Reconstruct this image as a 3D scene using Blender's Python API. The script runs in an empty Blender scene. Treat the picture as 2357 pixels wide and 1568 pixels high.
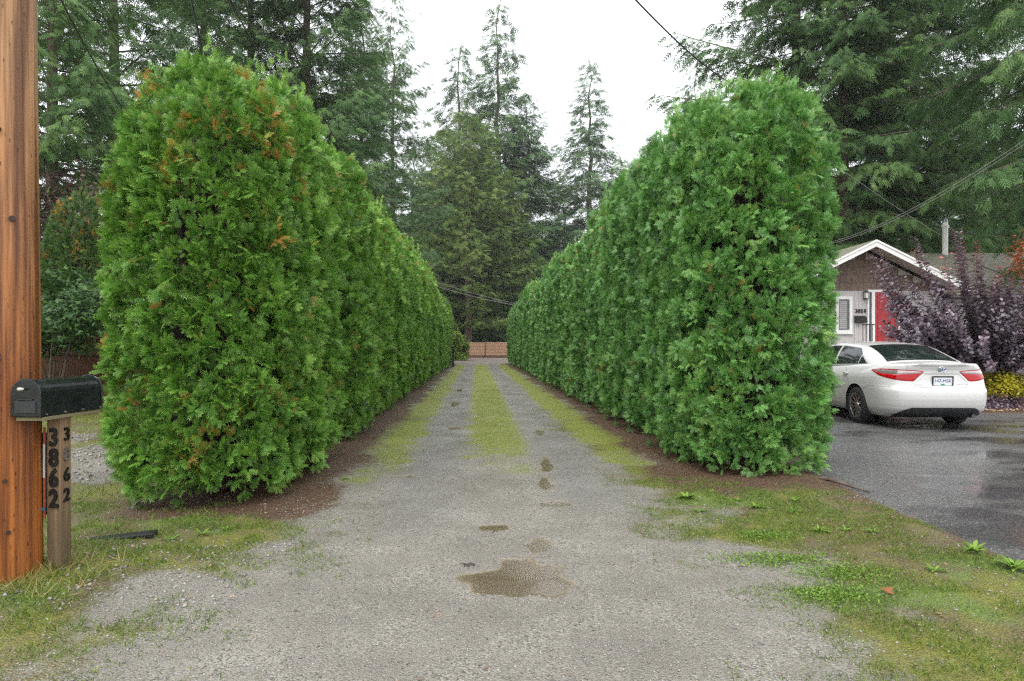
import bpy, bmesh, math, random
import numpy as np
from mathutils import Vector, Matrix

# ------------------------------------------------------------------ camera, sky, sun, exposure
scene = bpy.context.scene
COL = scene.collection
R = math.radians
EYE = 1.38
cam_d = bpy.data.cameras.new('camera')
cam_d.sensor_width = 36.0
cam_d.lens = 22.44
cam_d.shift_y = 0.0053
cam_d.clip_start = 0.05
cam_d.clip_end = 2000
cam = bpy.data.objects.new('camera', cam_d)
COL.objects.link(cam)
cam.location = (0, 0, EYE)
cam.rotation_euler = (R(90), 0, 0)
scene.camera = cam

SUN_EL, SUN_AZ = 62, 205            # degrees; azimuth clockwise from +Y
world = bpy.data.worlds.new('World')
scene.world = world
world.use_nodes = True
wn = world.node_tree
wn.nodes.clear()
w_out = wn.nodes.new('ShaderNodeOutputWorld')
w_bg = wn.nodes.new('ShaderNodeBackground')
w_sky = wn.nodes.new('ShaderNodeTexSky')
w_sky.sky_type = 'NISHITA'
w_sky.sun_disc = False
w_sky.sun_elevation = R(SUN_EL)
w_sky.sun_rotation = R(SUN_AZ)
w_sky.dust_density = 4.0
w_mix = wn.nodes.new('ShaderNodeMix')          # an even rain-cloud layer over the clear sky
w_mix.data_type = 'RGBA'
w_mix.inputs[0].default_value = 0.9
w_mix.inputs[7].default_value = (11.6, 11.9, 12.3, 1)
wn.links.new(w_sky.outputs[0], w_mix.inputs[6])
wn.links.new(w_mix.outputs[2], w_bg.inputs[0])
w_bg.inputs[1].default_value = 0.1
wn.links.new(w_bg.outputs[0], w_out.inputs[0])

sun_d = bpy.data.lights.new('sun', 'SUN')
sun_d.energy = 1.4
sun_d.angle = R(40)
sun_d.color = (1.0, 0.97, 0.93)
sun = bpy.data.objects.new('sun', sun_d)
COL.objects.link(sun)
sun.location = (0, 0, 60)
sun.rotation_euler = (R(90 - SUN_EL), 0, R(180 - SUN_AZ))

vs = scene.view_settings
vs.view_transform = 'Standard'
vs.look = 'None'
vs.exposure = 0.85
vs.gamma = 1.0
cy = scene.cycles
cy.use_denoising = False
cy.pixel_filter_type = 'BLACKMAN_HARRIS'
cy.filter_width = 1.3
cy.use_adaptive_sampling = True
cy.adaptive_threshold = 0.02
cy.max_bounces = 5
cy.diffuse_bounces = 2
cy.glossy_bounces = 3
cy.transmission_bounces = 4
cy.transparent_max_bounces = 8
cy.caustics_reflective = False
cy.caustics_refractive = False
cy.sample_clamp_indirect = 6.0

# ------------------------------------------------------------------ helpers
F_PX, CX, HZ = 1469.0, 1178.5, 797.0          # lens in the units the measurements were taken in


def at(u, v, Y):
    """a measured direction (u, v) at a chosen distance Y in metres -> a point of the place"""
    return Vector(((u - CX) / F_PX * Y, Y, EYE + (HZ - v) / F_PX * Y))


def link(o, parent=None):
    COL.objects.link(o)
    if parent is not None:
        o.parent = parent
    return o


def tag(o, label, cat, group=None):
    o['label'] = label
    o['category'] = cat
    if group:
        o['group'] = group
    return o


def empty(name, loc=(0, 0, 0), rz=0.0):
    o = bpy.data.objects.new(name, None)
    o.location = loc
    o.rotation_euler = (0, 0, rz)
    o.empty_display_size = 0.1
    return link(o)


def mesh(name, V, F, attrs=None, smooth=False):
    me = bpy.data.meshes.new(name)
    V = np.asarray(V, dtype=np.float32)
    if isinstance(F, np.ndarray):
        n, k = F.shape
        me.vertices.add(len(V))
        me.vertices.foreach_set('co', V.ravel())
        me.loops.add(n * k)
        me.loops.foreach_set('vertex_index', F.astype(np.int32).ravel())
        me.polygons.add(n)
        me.polygons.foreach_set('loop_start', np.arange(0, n * k, k, dtype=np.int32))
        me.update(calc_edges=True)
    else:
        me.from_pydata(V.tolist(), [], F)
        me.update()
    if attrs:
        for an, arr in attrs.items():
            a = me.attributes.new(an, 'FLOAT', 'POINT')
            a.data.foreach_set('value', np.asarray(arr, dtype=np.float32).ravel())
    if smooth:
        me.polygons.foreach_set('use_smooth', np.ones(len(me.polygons), dtype=bool))
    return me


def obj(name, me, mat, parent=None, loc=(0, 0, 0), rot=(0, 0, 0)):
    o = bpy.data.objects.new(name, me)
    if mat is not None and not me.materials:
        me.materials.append(mat)
    elif mat is not None and me.materials[0] != mat:
        o.material_slots[0].link = 'OBJECT'
        o.material_slots[0].material = mat
    o.location = loc
    o.rotation_euler = rot
    return link(o, parent)


class MB:
    """collects simple shapes; build() links them as one mesh object"""
    def __init__(self):
        self.v, self.f = [], []

    def add(self, V, F):
        b = len(self.v)
        self.v += [tuple(p) for p in V]
        self.f += [tuple(i + b for i in f) for f in F]
        return self

    def box(self, x0, x1, y0, y1, z0, z1, M=None):
        V = [(x0, y0, z0), (x1, y0, z0), (x1, y1, z0), (x0, y1, z0), (x0, y0, z1), (x1, y0, z1), (x1, y1, z1), (x0, y1, z1)]
        if M is not None:
            V = [M @ Vector(p) for p in V]
        return self.add(V, [(0, 3, 2, 1), (4, 5, 6, 7), (0, 1, 5, 4), (1, 2, 6, 5), (2, 3, 7, 6), (3, 0, 4, 7)])

    def prism(self, pts, d):
        """closed polygon of 3-D points pushed along d"""
        n = len(pts)
        d = Vector(d)
        V = [Vector(p) for p in pts] + [Vector(p) + d for p in pts]
        F = [tuple(range(n - 1, -1, -1)), tuple(range(n, 2 * n))]
        F += [(i, (i + 1) % n, n + (i + 1) % n, n + i) for i in range(n)]
        return self.add(V, F)

    def tube(self, pts, rad, k=6, cap=True):
        pts = [Vector(p) for p in pts]
        if not hasattr(rad, '__len__'):
            rad = [rad] * len(pts)
        V, F = [], []
        for i, p in enumerate(pts):
            d = (pts[min(i + 1, len(pts) - 1)] - pts[max(i - 1, 0)]).normalized()
            a = Vector((0, 0, 1)) if abs(d.z) < 0.9 else Vector((1, 0, 0))
            s = d.cross(a).normalized()
            t = s.cross(d)
            for j in range(k):
                q = 2 * math.pi * j / k
                V.append(p + s * (math.cos(q) * rad[i]) + t * (math.sin(q) * rad[i]))
        for i in range(len(pts) - 1):
            for j in range(k):
                F.append((i * k + j, i * k + (j + 1) % k, (i + 1) * k + (j + 1) % k, (i + 1) * k + j))
        if cap:
            F.append(tuple(range(k - 1, -1, -1)))
            F.append(tuple((len(pts) - 1) * k + j for j in range(k)))
        return self.add(V, F)

    def build(self, name, mat, parent=None, bevel=0, smooth=False, loc=(0, 0, 0)):
        me = mesh(name, self.v, self.f, smooth=smooth)
        o = obj(name, me, mat, parent, loc)
        if bevel:
            m = o.modifiers.new('bevel', 'BEVEL')
            m.width = bevel
            m.segments = 2
            m.limit_method = 'ANGLE'
        return o


def text_mesh(s, size, extrude=0.004, bold=0.0, mono=None, bevel=0.0):
    c = bpy.data.curves.new('t', 'FONT')
    c.body = s
    c.size = size
    c.extrude = extrude
    c.offset = bold
    c.bevel_depth = bevel
    c.align_x = 'CENTER'
    c.align_y = 'CENTER'
    c.resolution_u = 3
    o = bpy.data.objects.new('t', c)
    COL.objects.link(o)
    bpy.context.view_layer.update()
    me = bpy.data.meshes.new_from_object(o.evaluated_get(bpy.context.evaluated_depsgraph_get()))
    bpy.data.objects.remove(o)
    bpy.data.curves.remove(c)
    return me


# value noise
def _hash(ix, iy, iz, seed):
    h = (ix * 374761393 + iy * 668265263 + iz * 2147483647 % 1000003 * 69069 + seed * 1274126177) & 0xFFFFFFFF
    h = ((h ^ (h >> 13)) * 1274126177) & 0xFFFFFFFF
    return ((h ^ (h >> 16)) & 0xFFFFFF) / float(0xFFFFFF)


def noise(x, y, z=None, seed=0):
    x = np.asarray(x, float)
    y = np.asarray(y, float)
    z = np.zeros_like(x) if z is None else np.asarray(z, float)
    ix, iy, iz = np.floor(x).astype(np.int64), np.floor(y).astype(np.int64), np.floor(z).astype(np.int64)
    fx, fy, fz = x - ix, y - iy, z - iz
    fx, fy, fz = fx * fx * (3 - 2 * fx), fy * fy * (3 - 2 * fy), fz * fz * (3 - 2 * fz)
    r = 0
    for a in (0, 1):
        for b in (0, 1):
            for c in (0, 1):
                w = (fx if a else 1 - fx) * (fy if b else 1 - fy) * (fz if c else 1 - fz)
                r = r + w * _hash(ix + a, iy + b, iz + c, seed)
    return r


def fbm(x, y, z=None, seed=0, oct=4):
    r, a, t = 0, 1.0, 0
    for o in range(oct):
        k = 2.0 ** o
        r = r + a * noise(np.asarray(x) * k, np.asarray(y) * k, None if z is None else np.asarray(z) * k, seed + o * 17)
        t += a
        a *= 0.5
    return r / t


def sstep(a, b, x):
    t = np.clip((x - a) / (b - a), 0, 1)
    return t * t * (3 - 2 * t)


def unit(A):
    return A / np.maximum(np.linalg.norm(A, axis=-1, keepdims=True), 1e-9)


def scatter(T, TF, P, A, N, S, tint, extra=None):
    """copies of template verts T (x along A, y sideways, z along N) at P; returns V, F, tint per vert, along-leaf per vert"""
    A = unit(A)
    B = unit(np.cross(N, A))
    C = np.cross(A, B)
    S = np.asarray(S, float)
    if S.ndim == 1:
        S = S[:, None]
    V = P[:, None, :] + S[:, None, :] * (T[None, :, 0:1] * A[:, None, :] + T[None, :, 1:2] * B[:, None, :] + T[None, :, 2:3] * C[:, None, :])
    n, k = len(P), len(T)
    F = (TF[None, :, :] + (np.arange(n) * k)[:, None, None]).reshape(-1, TF.shape[1])
    return V.reshape(-1, 3), F, np.repeat(tint, k), np.tile(T[:, 0], n)


# ------------------------------------------------------------------ materials
class NT:
    def __init__(self, name):
        self.m = bpy.data.materials.new(name)
        self.m.use_nodes = True
        self.t = self.m.node_tree
        self.t.nodes.clear()
        self.out = self.t.nodes.new('ShaderNodeOutputMaterial')

    def n(self, typ, ins=None, out=0, **props):
        nd = self.t.nodes.new(typ)
        for k, v in props.items():
            setattr(nd, k, v)
        for k, v in (ins or {}).items():
            s = nd.inputs[k]
            if isinstance(v, bpy.types.NodeSocket):
                self.t.links.new(v, s)
            else:
                if isinstance(v, tuple) and len(v) == 3 and s.type == 'RGBA':
                    v = v + (1,)
                s.default_value = v
        return nd.outputs[out]

    def attr(self, name):
        return self.n('ShaderNodeAttribute', out=2, attribute_name=name)

    def pos(self):
        return self.n('ShaderNodeTexCoord', out=3)

    def noise(self, scale, detail=4, vec=None, rough=0.55, out=0):
        i = {'Scale': scale, 'Detail': detail, 'Roughness': rough}
        if vec is not None:
            i['Vector'] = vec
        else:
            i['Vector'] = self.pos()
        return self.n('ShaderNodeTexNoise', i, out=out)

    def stretch(self, sx, sy, sz, vec=None):
        return self.n('ShaderNodeMapping', {'Vector': vec if vec is not None else self.pos(), 'Scale': (sx, sy, sz)})

    def ramp(self, fac, stops, interp='LINEAR'):
        nd = self.t.nodes.new('ShaderNodeValToRGB')
        nd.color_ramp.interpolation = interp
        e = nd.color_ramp.elements
        while len(e) < len(stops):
            e.new(0.5)
        for el, (p, c) in zip(e, stops):
            el.position = p
            el.color = (c if isinstance(c, tuple) else (c, c, c)) + (1,) if not (isinstance(c, tuple) and len(c) == 4) else c
        self.t.links.new(fac, nd.inputs[0])
        return nd.outputs[0]

    def mix(self, fac, a, b, blend='MIX'):
        nd = self.t.nodes.new('ShaderNodeMix')
        nd.data_type = 'RGBA'
        nd.blend_type = blend
        for k, v in ((0, fac), (6, a), (7, b)):
            if isinstance(v, bpy.types.NodeSocket):
                self.t.links.new(v, nd.inputs[k])
            else:
                nd.inputs[k].default_value = v + (1,) if isinstance(v, tuple) and len(v) == 3 else v
        return nd.outputs[2]

    def math(self, op, a, b=0.0, clamp=False):
        nd = self.t.nodes.new('ShaderNodeMath')
        nd.operation = op
        nd.use_clamp = clamp
        for k, v in ((0, a), (1, b)):
            if isinstance(v, bpy.types.NodeSocket):
                self.t.links.new(v, nd.inputs[k])
            else:
                nd.inputs[k].default_value = v
        return nd.outputs[0]

    def mrange(self, v, a, b, c=0.0, d=1.0):
        return self.n('ShaderNodeMapRange', {'Value': v, 'From Min': a, 'From Max': b, 'To Min': c, 'To Max': d})

    def bump(self, h, strength=0.5, dist=0.01, normal=None):
        i = {'Height': h, 'Strength': strength, 'Distance': dist}
        if normal is not None:
            i['Normal'] = normal
        return self.n('ShaderNodeBump', i)

    def surf(self, s):
        self.t.links.new(s, self.out.inputs[0])
        return self.m

    def pbr(self, color, rough=0.6, spec=0.5, normal=None, metal=0.0, coat=0.0, finish=True):
        i = {'Base Color': color, 'Roughness': rough, 'Specular IOR Level': spec, 'Metallic': metal}
        if coat:
            i['Coat Weight'] = coat
            i['Coat Roughness'] = 0.04
        if normal is not None:
            i['Normal'] = normal
        s = self.n('ShaderNodeBsdfPrincipled', i)
        return self.surf(s) if finish else s


def plain(name, c, rough=0.5, metal=0.0, coat=0.0, var=0.12, scale=6.0, spec=0.5):
    t = NT(name)
    f = t.noise(scale, 5)
    lo = tuple(x * (1 - var) for x in c)
    hi = tuple(min(1, x * (1 + var)) for x in c)
    col = t.ramp(f, [(0.3, lo), (0.7, hi)])
    r = t.mrange(t.noise(scale * 3, 3), 0.3, 0.7, rough * 0.85, min(1, rough * 1.15))
    return t.pbr(col, r, spec, metal=metal, coat=coat)


def leaf_mat(name, stops, rand=0.0, rough=0.5, trans=0.25, spec=0.35, tip=None, hue=None):
    """stops: tint attribute -> colour; tip: (colour, amount) towards the outer end of each leaf"""
    t = NT(name)
    ti = t.attr('tint')
    if rand:
        r = t.n('ShaderNodeObjectInfo', out=5)
        ti = t.math('ADD', ti, t.math('MULTIPLY', t.math('SUBTRACT', r, 0.5), rand))
    col = t.ramp(ti, stops)
    if tip:
        col = t.mix(t.math('MULTIPLY', t.math('POWER', t.attr('along'), 2.0), tip[1]), col, tip[0])
    dead = t.attr('dead')
    col = t.mix(dead, col, hue or (0.56, 0.25, 0.06))
    s = t.pbr(col, rough, spec, finish=False)
    tr = t.n('ShaderNodeBsdfTranslucent', {'Color': col})
    mx = t.n('ShaderNodeMixShader', {0: trans, 1: s, 2: tr})
    return t.surf(mx)


def bark_mat(name, a, b, sx=14, sz=2.2):
    t = NT(name)
    v = t.stretch(sx, sx, sz)
    n1 = t.noise(1.0, 6, v, 0.65)
    col = t.ramp(n1, [(0.3, a), (0.7, b)])
    return t.pbr(col, 0.8, 0.2, t.bump(n1, 0.8, 0.03))

# ------------------------------------------------------------------ ground
rng = np.random.default_rng(7)


def s_of(x, y):                                    # sideways distance from the middle of the drive
    return x + 0.055 * (y - 5.9)


def hedge_face_l(y):
    return -1.96 - 0.058 * (y - 5.9)


def hedge_face_r(y):
    return 1.97 - 0.052 * (y - 5.9)


PUDDLES = [  # x, y, rx, ry, depth
    (0.08, 3.84, 0.30, 0.29, 0.031), (0.19, 4.46, 0.08, 0.15, 0.022), (-0.14, 4.86, 0.10, 0.08, 0.022),
    (0.36, 5.6, 0.18, 0.10, 0.022), (0.33, 6.45, 0.08, 0.36, 0.022), (0.40, 7.5, 0.07, 0.4, 0.020),
    (0.44, 10.3, 0.07, 0.45, 0.020), (-0.98, 10.8, 0.14, 0.16, 0.018), (-1.12, 6.8, 0.13, 0.06, 0.020), (-1.35, 15.2, 0.12, 0.6, 0.018), (-1.65, 20, 0.12, 1.0, 0.018)]
WATER_Z = -0.013


def ground_h(x, y):
    h = (fbm(x * 0.8, y * 0.8, seed=3, oct=3) - 0.5) * 0.02 + (noise(x * 5, y * 5, seed=9) - 0.5) * 0.006 + (noise(x * 17, y * 17, seed=10) - 0.5) * 0.008
    s = s_of(x, y)
    # two shallow ruts worn into the drive, a crown between them
    wear = sstep(5.0, 8.0, y) * (1 - sstep(46, 50, y))
    h = h + wear * (0.02 * np.exp(-(s / 0.35) ** 2) + 0.03 * sstep(1.2, 1.9, np.abs(s)))
    h = h + 0.05 * sstep(1.7, 3.0, x) * (1 - sstep(3.0, 3.3, x)) * sstep(2, 4, y)
    for (px, py, rx, ry, d) in PUDDLES:
        a = np.arctan2(y - py, x - px)
        wob = 1 + 0.8 * (noise(np.cos(a) * 2.2 + px * 9, np.sin(a) * 2.2 + py * 9, seed=5) - 0.5) + 0.4 * (noise(x * 6, y * 6, seed=6) - 0.5)
        q = np.sqrt(((x - px) / rx) ** 2 + ((y - py) / ry) ** 2) / wob
        h = h - d * np.clip(1 - q ** 2 * 0.75, 0, 1) ** 0.8 - 0.008 * np.clip(1 - (q / 2) ** 2, 0, 1)
    h = h - 0.07 * sstep(3.15, 3.45, x) * (1 - sstep(12.9, 13.3, y))
    # the mound at the foot of the pole and the garden bed in front of the house
    h = h + 0.05 * np.exp(-(((x + 2.8) / 0.6) ** 2 + ((y - 3.8) / 0.6) ** 2))
    h = h + 0.35 * sstep(13.6, 17.0, y) * sstep(4.2, 5.2, x)
    return h


def axis(parts):
    out = []
    for a, b, st in parts:
        out.append(np.arange(a, b, st))
    return np.concatenate(out)


gx = axis([(-320, -60, 26), (-60, -20, 4), (-20, -7, 0.6), (-7, -4, 0.12), (-4, -0.55, 0.05), (-0.55, 0.8, 0.022), (0.8, 4.2, 0.05), (4.2, 7, 0.15), (7, 20, 0.6), (20, 60, 4), (60, 321, 26)])
gy = axis([(-60, -10, 10), (-10, 1.2, 0.8), (1.2, 3.3, 0.05), (3.3, 5.0, 0.022), (5.0, 8, 0.05), (8, 14, 0.1), (14, 30, 0.25), (30, 60, 0.8), (60, 100, 4), (100, 421, 32)])
GX, GY = np.meshgrid(gx, gy)
fxx, fyy = GX.ravel(), GY.ravel()
GZ = ground_h(fxx, fyy)
nb = fbm(fxx * 1.7, fyy * 1.7, seed=21, oct=4) - 0.5
nb2 = fbm(fxx * 4.3, fyy * 4.3, seed=31, oct=3) - 0.5
ss = s_of(fxx, fyy)
le = np.interp(fyy, [2.0, 2.6, 3.4, 5, 6.5, 8, 10, 20, 50], [-2.3, -2.1, -1.85, -1.72, -1.6, -1.45, -1.42, -1.6, -1.7])
re = np.interp(fyy, [2.0, 2.6, 3.4, 4.5, 6.7, 8, 10, 20, 50], [1.6, 1.55, 1.5, 1.42, 1.30, 1.25, 1.2, 1.45, 1.6])
le_s = np.where(fyy < 6.5, le, le + 0.0)
xs = np.where(fyy < 6.5, fxx, ss)
grav = sstep(-0.70, 0.45, xs - le_s + nb * 1.6 + nb2 * 0.5) * sstep(-0.85, 0.50, re - xs + nb * 1.8 + nb2 * 0.6)
mid = np.exp(-((ss + 0.04 + nb2 * 0.25) / (0.43)) ** 4) * sstep(5.2, 10.0, fyy + nb * 3.5) * (1 - sstep(45, 49, fyy))
strip = np.clip(mid * (0.85 + nb2 * 1.0 + 0.25 * sstep(8, 22, fyy)), 0, 1)
strip = np.maximum(strip, np.clip(1.2 * np.exp(-((np.abs(ss) - 1.42 - nb2 * 0.3) / 0.26) ** 2) * sstep(5.0, 10.5, fyy + nb * 4) * (1 - sstep(45, 49, fyy)) * (0.85 + nb * 1.7), 0, 1))
# mulch and needle litter under the hedges
dl = fxx - hedge_face_l(np.maximum(fyy, 5.4)) + 0.55 * sstep(0, 2.0, 5.4 - fyy)
mul_l = (1 - sstep(0.0, 0.42 + 0.35 * (fyy < 8), dl + nb * 0.6)) * sstep(-3.6, -3.0, fxx + 0.056 * (fyy - 5.9)) * sstep(4.8, 5.3, fyy + nb * 0.8)
dr = hedge_face_r(np.maximum(fyy, 6.2)) - fxx
mul_r = (1 - sstep(0.0, 0.40 + 0.3 * (fyy < 9), dr + nb * 0.6)) * sstep(5.3, 6.1, fyy + nb * 1.1)
mulch = np.clip(np.maximum(mul_l, mul_r) * (fyy < 52), 0, 1)
edge = np.exp(-((3.2 + nb2 * 0.15 - fxx) / 0.16) ** 2) * (fyy < 9)
brown = np.clip(edge * 0.9 + sstep(0.0, 0.2, nb + 0.10 * sstep(1.9, 2.6, fxx)) * 0.6 * (fxx > 1.0) + sstep(0.0, 0.2, nb) * 0.5 * (fxx < -1.0) * (fyy < 9), 0, 1)
bed = sstep(13.0, 13.4, fyy + nb * 0.5) * sstep(4.0, 4.6, fxx) * (1 - sstep(34, 38, fyy))
mulch = np.maximum(mulch, bed)
lush = sstep(0.02, 0.20, fbm(fxx * 2.3 + 4, fyy * 2.3, seed=51, oct=3) - 0.5 + 0.22 * np.exp(-(((fxx - 2.0) / 0.8) ** 2 + ((fyy - 4.0) / 0.7) ** 2)) - 0.05)
lane = sstep(-0.15, 0.15, (-4.15 - fxx) + nb * 0.4) * sstep(6.3, 6.7, fyy + nb) * (1 - sstep(9.8, 10.2, fyy + nb * 0.6)) * (0.6 + nb * 1.6)
grav = np.maximum(grav, np.clip(lane, 0, 1))
far = sstep(49, 51, fyy) * (1 - sstep(74, 76, fyy)) * (np.abs(fxx + 4) < 14)   # yard in front of the gate
mud = (1 - sstep(-0.018, -0.009, GZ)) * (np.abs(ss) < 1.6) * (fyy > 2.5) * (fyy < 30)
track = np.exp(-((np.abs(ss + 0.02) - 0.80 + nb2 * 0.2) / 0.34) ** 4) * sstep(4.2, 6.5, fyy + nb * 2) * (fyy < 50) * np.clip(0.9 + nb * 0.8, 0, 1)
gv = np.column_stack([fxx, fyy, GZ])
nx, ny = len(gx), len(gy)
ii = np.arange(nx * ny).reshape(ny, nx)
gf = np.column_stack([ii[:-1, :-1].ravel(), ii[:-1, 1:].ravel(), ii[1:, 1:].ravel(), ii[1:, :-1].ravel()])
g_me = mesh('ground', gv, gf, {'gravel': grav, 'strip': strip, 'mulch': mulch, 'brown': brown, 'lush': np.clip(lush, 0, 1), 'yard': far, 'mud': mud, 'track': track}, smooth=True)

t = NT('ground_mat')
p = t.pos()
stone = t.n('ShaderNodeTexVoronoi', {'Vector': p, 'Scale': 105.0, 'Randomness': 1.0}, out=1)
stone_d = t.n('ShaderNodeTexVoronoi', {'Vector': p, 'Scale': 105.0, 'Randomness': 1.0}, out=0)
stone2 = t.n('ShaderNodeTexVoronoi', {'Vector': p, 'Scale': 260.0}, out=1)
sv = t.n('ShaderNodeSeparateColor', {'Color': stone}, out=0)
sv2 = t.n('ShaderNodeSeparateColor', {'Color': stone2}, out=1)
stones = t.ramp(sv, [(0.0, (0.13, 0.12, 0.105)), (0.3, (0.25, 0.235, 0.205)), (0.7, (0.35, 0.33, 0.29)), (0.93, (0.44, 0.42, 0.38)), (1.0, (0.30, 0.23, 0.16))])
fines = t.ramp(sv2, [(0.0, (0.17, 0.155, 0.135)), (0.5, (0.27, 0.25, 0.22)), (1.0, (0.38, 0.355, 0.315))])
blot = t.noise(1.3, 5, p)
gcol = t.mix(t.mrange(t.noise(2.6, 4, p), 0.38, 0.62), fines, stones)
gcol = t.mix(t.math('MULTIPLY', t.attr('track'), 0.75), gcol, t.ramp(sv2, [(0.0, (0.19, 0.185, 0.175)), (1.0, (0.31, 0.305, 0.29))]))
gcol = t.mix(0.55, gcol, t.ramp(blot, [(0.3, (0.46, 0.44, 0.39)), (0.7, (0.90, 0.885, 0.85))]), 'MULTIPLY')
fine = t.noise(75, 4, p, 0.7)
fine2 = t.noise(13, 5, p, 0.65)
big = t.noise(1.6, 5, p)
moss_y = t.ramp(fine, [(0.25, (0.05, 0.05, 0.006)), (0.5, (0.16, 0.165, 0.016)), (0.75, (0.31, 0.295, 0.035))])
turf = t.ramp(fine, [(0.25, (0.04, 0.034, 0.014)), (0.5, (0.125, 0.105, 0.042)), (0.78, (0.26, 0.22, 0.10))])
moss = t.mix(t.mrange(t.math('ADD', t.math('MULTIPLY', fine2, 0.5), t.math('MULTIPLY', big, 0.7)), 0.50, 0.70), turf, moss_y)
green = t.ramp(fine, [(0.3, (0.04, 0.085, 0.012)), (0.7, (0.16, 0.28, 0.04))])
lushm = t.math('ADD', t.attr('lush'), t.math('MULTIPLY', t.math('SUBTRACT', fine2, 0.55), 1.6), True)
moss = t.mix(t.math('MULTIPLY', lushm, 0.7), moss, green)
brn = t.ramp(t.noise(42, 5, p, 0.7), [(0.25, (0.018, 0.010, 0.007)), (0.5, (0.095, 0.050, 0.028)), (0.78, (0.26, 0.15, 0.08))])
moss = t.mix(t.math('ADD', t.attr('brown'), t.math('MULTIPLY', t.math('SUBTRACT', fine2, 0.6), 0.8), True), moss, brn)
br = t.math('ADD', t.attr('gravel'), t.math('ADD', t.math('MULTIPLY', t.math('SUBTRACT', fine, 0.5), 1.0), t.math('MULTIPLY', t.math('SUBTRACT', fine2, 0.5), 0.9)))
col = t.mix(t.mrange(br, 0.30, 0.72), moss, gcol)
sg = t.math('ADD', t.attr('strip'), t.math('ADD', t.math('MULTIPLY', t.math('SUBTRACT', fine, 0.5), 1.2), t.math('MULTIPLY', t.math('SUBTRACT', fine2, 0.5), 0.6)))
col = t.mix(t.mrange(sg, 0.22, 0.62, 0.0, 0.92), col, t.ramp(fine, [(0.3, (0.10, 0.125, 0.010)), (0.7, (0.30, 0.335, 0.035))]))
mg = t.math('ADD', t.attr('mulch'), t.math('ADD', t.math('MULTIPLY', t.math('SUBTRACT', fine2, 0.5), 0.9), t.math('MULTIPLY', t.math('SUBTRACT', fine, 0.5), 0.5)))
col = t.mix(t.mrange(mg, 0.35, 0.7), col, brn)
col = t.mix(t.math('MULTIPLY', t.attr('mud'), 0.85), col, t.ramp(fine2, [(0.3, (0.27, 0.215, 0.14)), (0.7, (0.34, 0.28, 0.19))]))
col = t.mix(t.attr('yard'), col, t.ramp(fine2, [(0.3, (0.16, 0.13, 0.115)), (0.7, (0.25, 0.21, 0.19))]))
wet = t.mrange(t.noise(0.9, 4, p), 0.4, 0.65, 0.34, 0.62)
bh = t.math('ADD', t.math('MULTIPLY', stone_d, -1.0), t.math('MULTIPLY', fine, 0.9))
wet = t.math('SUBTRACT', wet, t.math('MULTIPLY', t.attr('track'), 0.13))
M_GROUND = t.pbr(col, wet, 0.5, t.bump(bh, 0.9, 0.014))
ground = obj('ground', g_me, M_GROUND)
ground['kind'] = 'structure'


def gz(x, y):
    return float(ground_h(np.array([x], float), np.array([y], float))[0])


# puddles: flat water lying in the dips of the drive
t = NT('puddle_water')
p = t.pos()
rip = t.n('ShaderNodeTexWave', {'Vector': t.n('ShaderNodeMapping', {'Vector': p, 'Location': (-0.22, -3.82, 0)}), 'Scale': 22.0, 'Distortion': 2.2, 'Detail': 1.5, 'Detail Scale': 3.0}, out=1, wave_type='RINGS', rings_direction='Z')
rip2 = t.noise(18, 1, p)
nrm = t.bump(t.math('ADD', t.math('MULTIPLY', rip, 0.6), t.math('MULTIPLY', rip2, 0.25)), 0.09, 0.008)
fr = t.n('ShaderNodeFresnel', {'IOR': 1.6, 'Normal': nrm})
gl = t.n('ShaderNodeBsdfGlossy', {'Color': (0.95, 0.95, 0.95), 'Roughness': 0.03, 'Normal': nrm})
tp = t.n('ShaderNodeBsdfTransparent', {'Color': (0.95, 0.92, 0.85)})
fr = t.math('MULTIPLY', fr, t.n('ShaderNodeMapRange', {'Value': t.attr('depth'), 'From Min': 0.0, 'From Max': 0.007}, interpolation_type='SMOOTHSTEP'))     # a film too thin to mirror at its margin
M_WATER = t.surf(t.n('ShaderNodeMixShader', {0: fr, 1: tp, 2: gl}))
for i, (px, py, rx, ry, d) in enumerate(PUDDLES):
    k = 36
    qx, qy = np.meshgrid(px + 1.4 * rx * np.linspace(-1, 1, k), py + 1.4 * ry * np.linspace(-1, 1, k))
    qx, qy = qx.ravel(), qy.ravel()
    dep = WATER_Z - ground_h(qx, qy)
    I = np.arange(k * k).reshape(k, k)
    Fq = np.column_stack([I[:-1, :-1].ravel(), I[:-1, 1:].ravel(), I[1:, 1:].ravel(), I[1:, :-1].ravel()])
    Fq = Fq[(dep[Fq] > -0.004).any(axis=1)]
    o = obj('puddle', mesh('puddle', np.column_stack([qx, qy, np.full(k * k, WATER_Z)]), Fq, {'depth': dep}, smooth=True), M_WATER)
    o['kind'] = 'structure'

# neighbouring asphalt drive: a thin slab with a ragged edge
ya = np.concatenate([np.arange(-6, 2, 0.5), np.arange(2, 9, 0.07), np.arange(9, 13.2, 0.25)])
xe = np.interp(ya, [-6, 3.2, 4.0, 5.0, 6.0, 7.0, 8.5, 13.2], [3.0, 3.12, 3.2, 3.22, 3.12, 3.32, 3.9, 4.3]) + (fbm(ya * 3, ya * 0 + 2, seed=8) - 0.5) * 0.14
cols = [0, 0.25, 0.6, 1.2, 2.2, 4, 7, 12, 18]
V, F = [], []
for i, y in enumerate(ya):
    yy = y + (0.15 * math.sin(y) if y > 12.9 else 0)
    V.append((xe[i] - 0.03, yy, -0.05))
    for c in cols:
        V.append((xe[i] + c, yy, 0.0 if c == 0 else 0.005))
k = len(cols) + 1
for i in range(len(ya) - 1):
    for j in range(k - 1):
        F.append((i * k + j, i * k + j + 1, (i + 1) * k + j + 1, (i + 1) * k + j))
b = (len(ya) - 1) * k
base = len(V)
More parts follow.
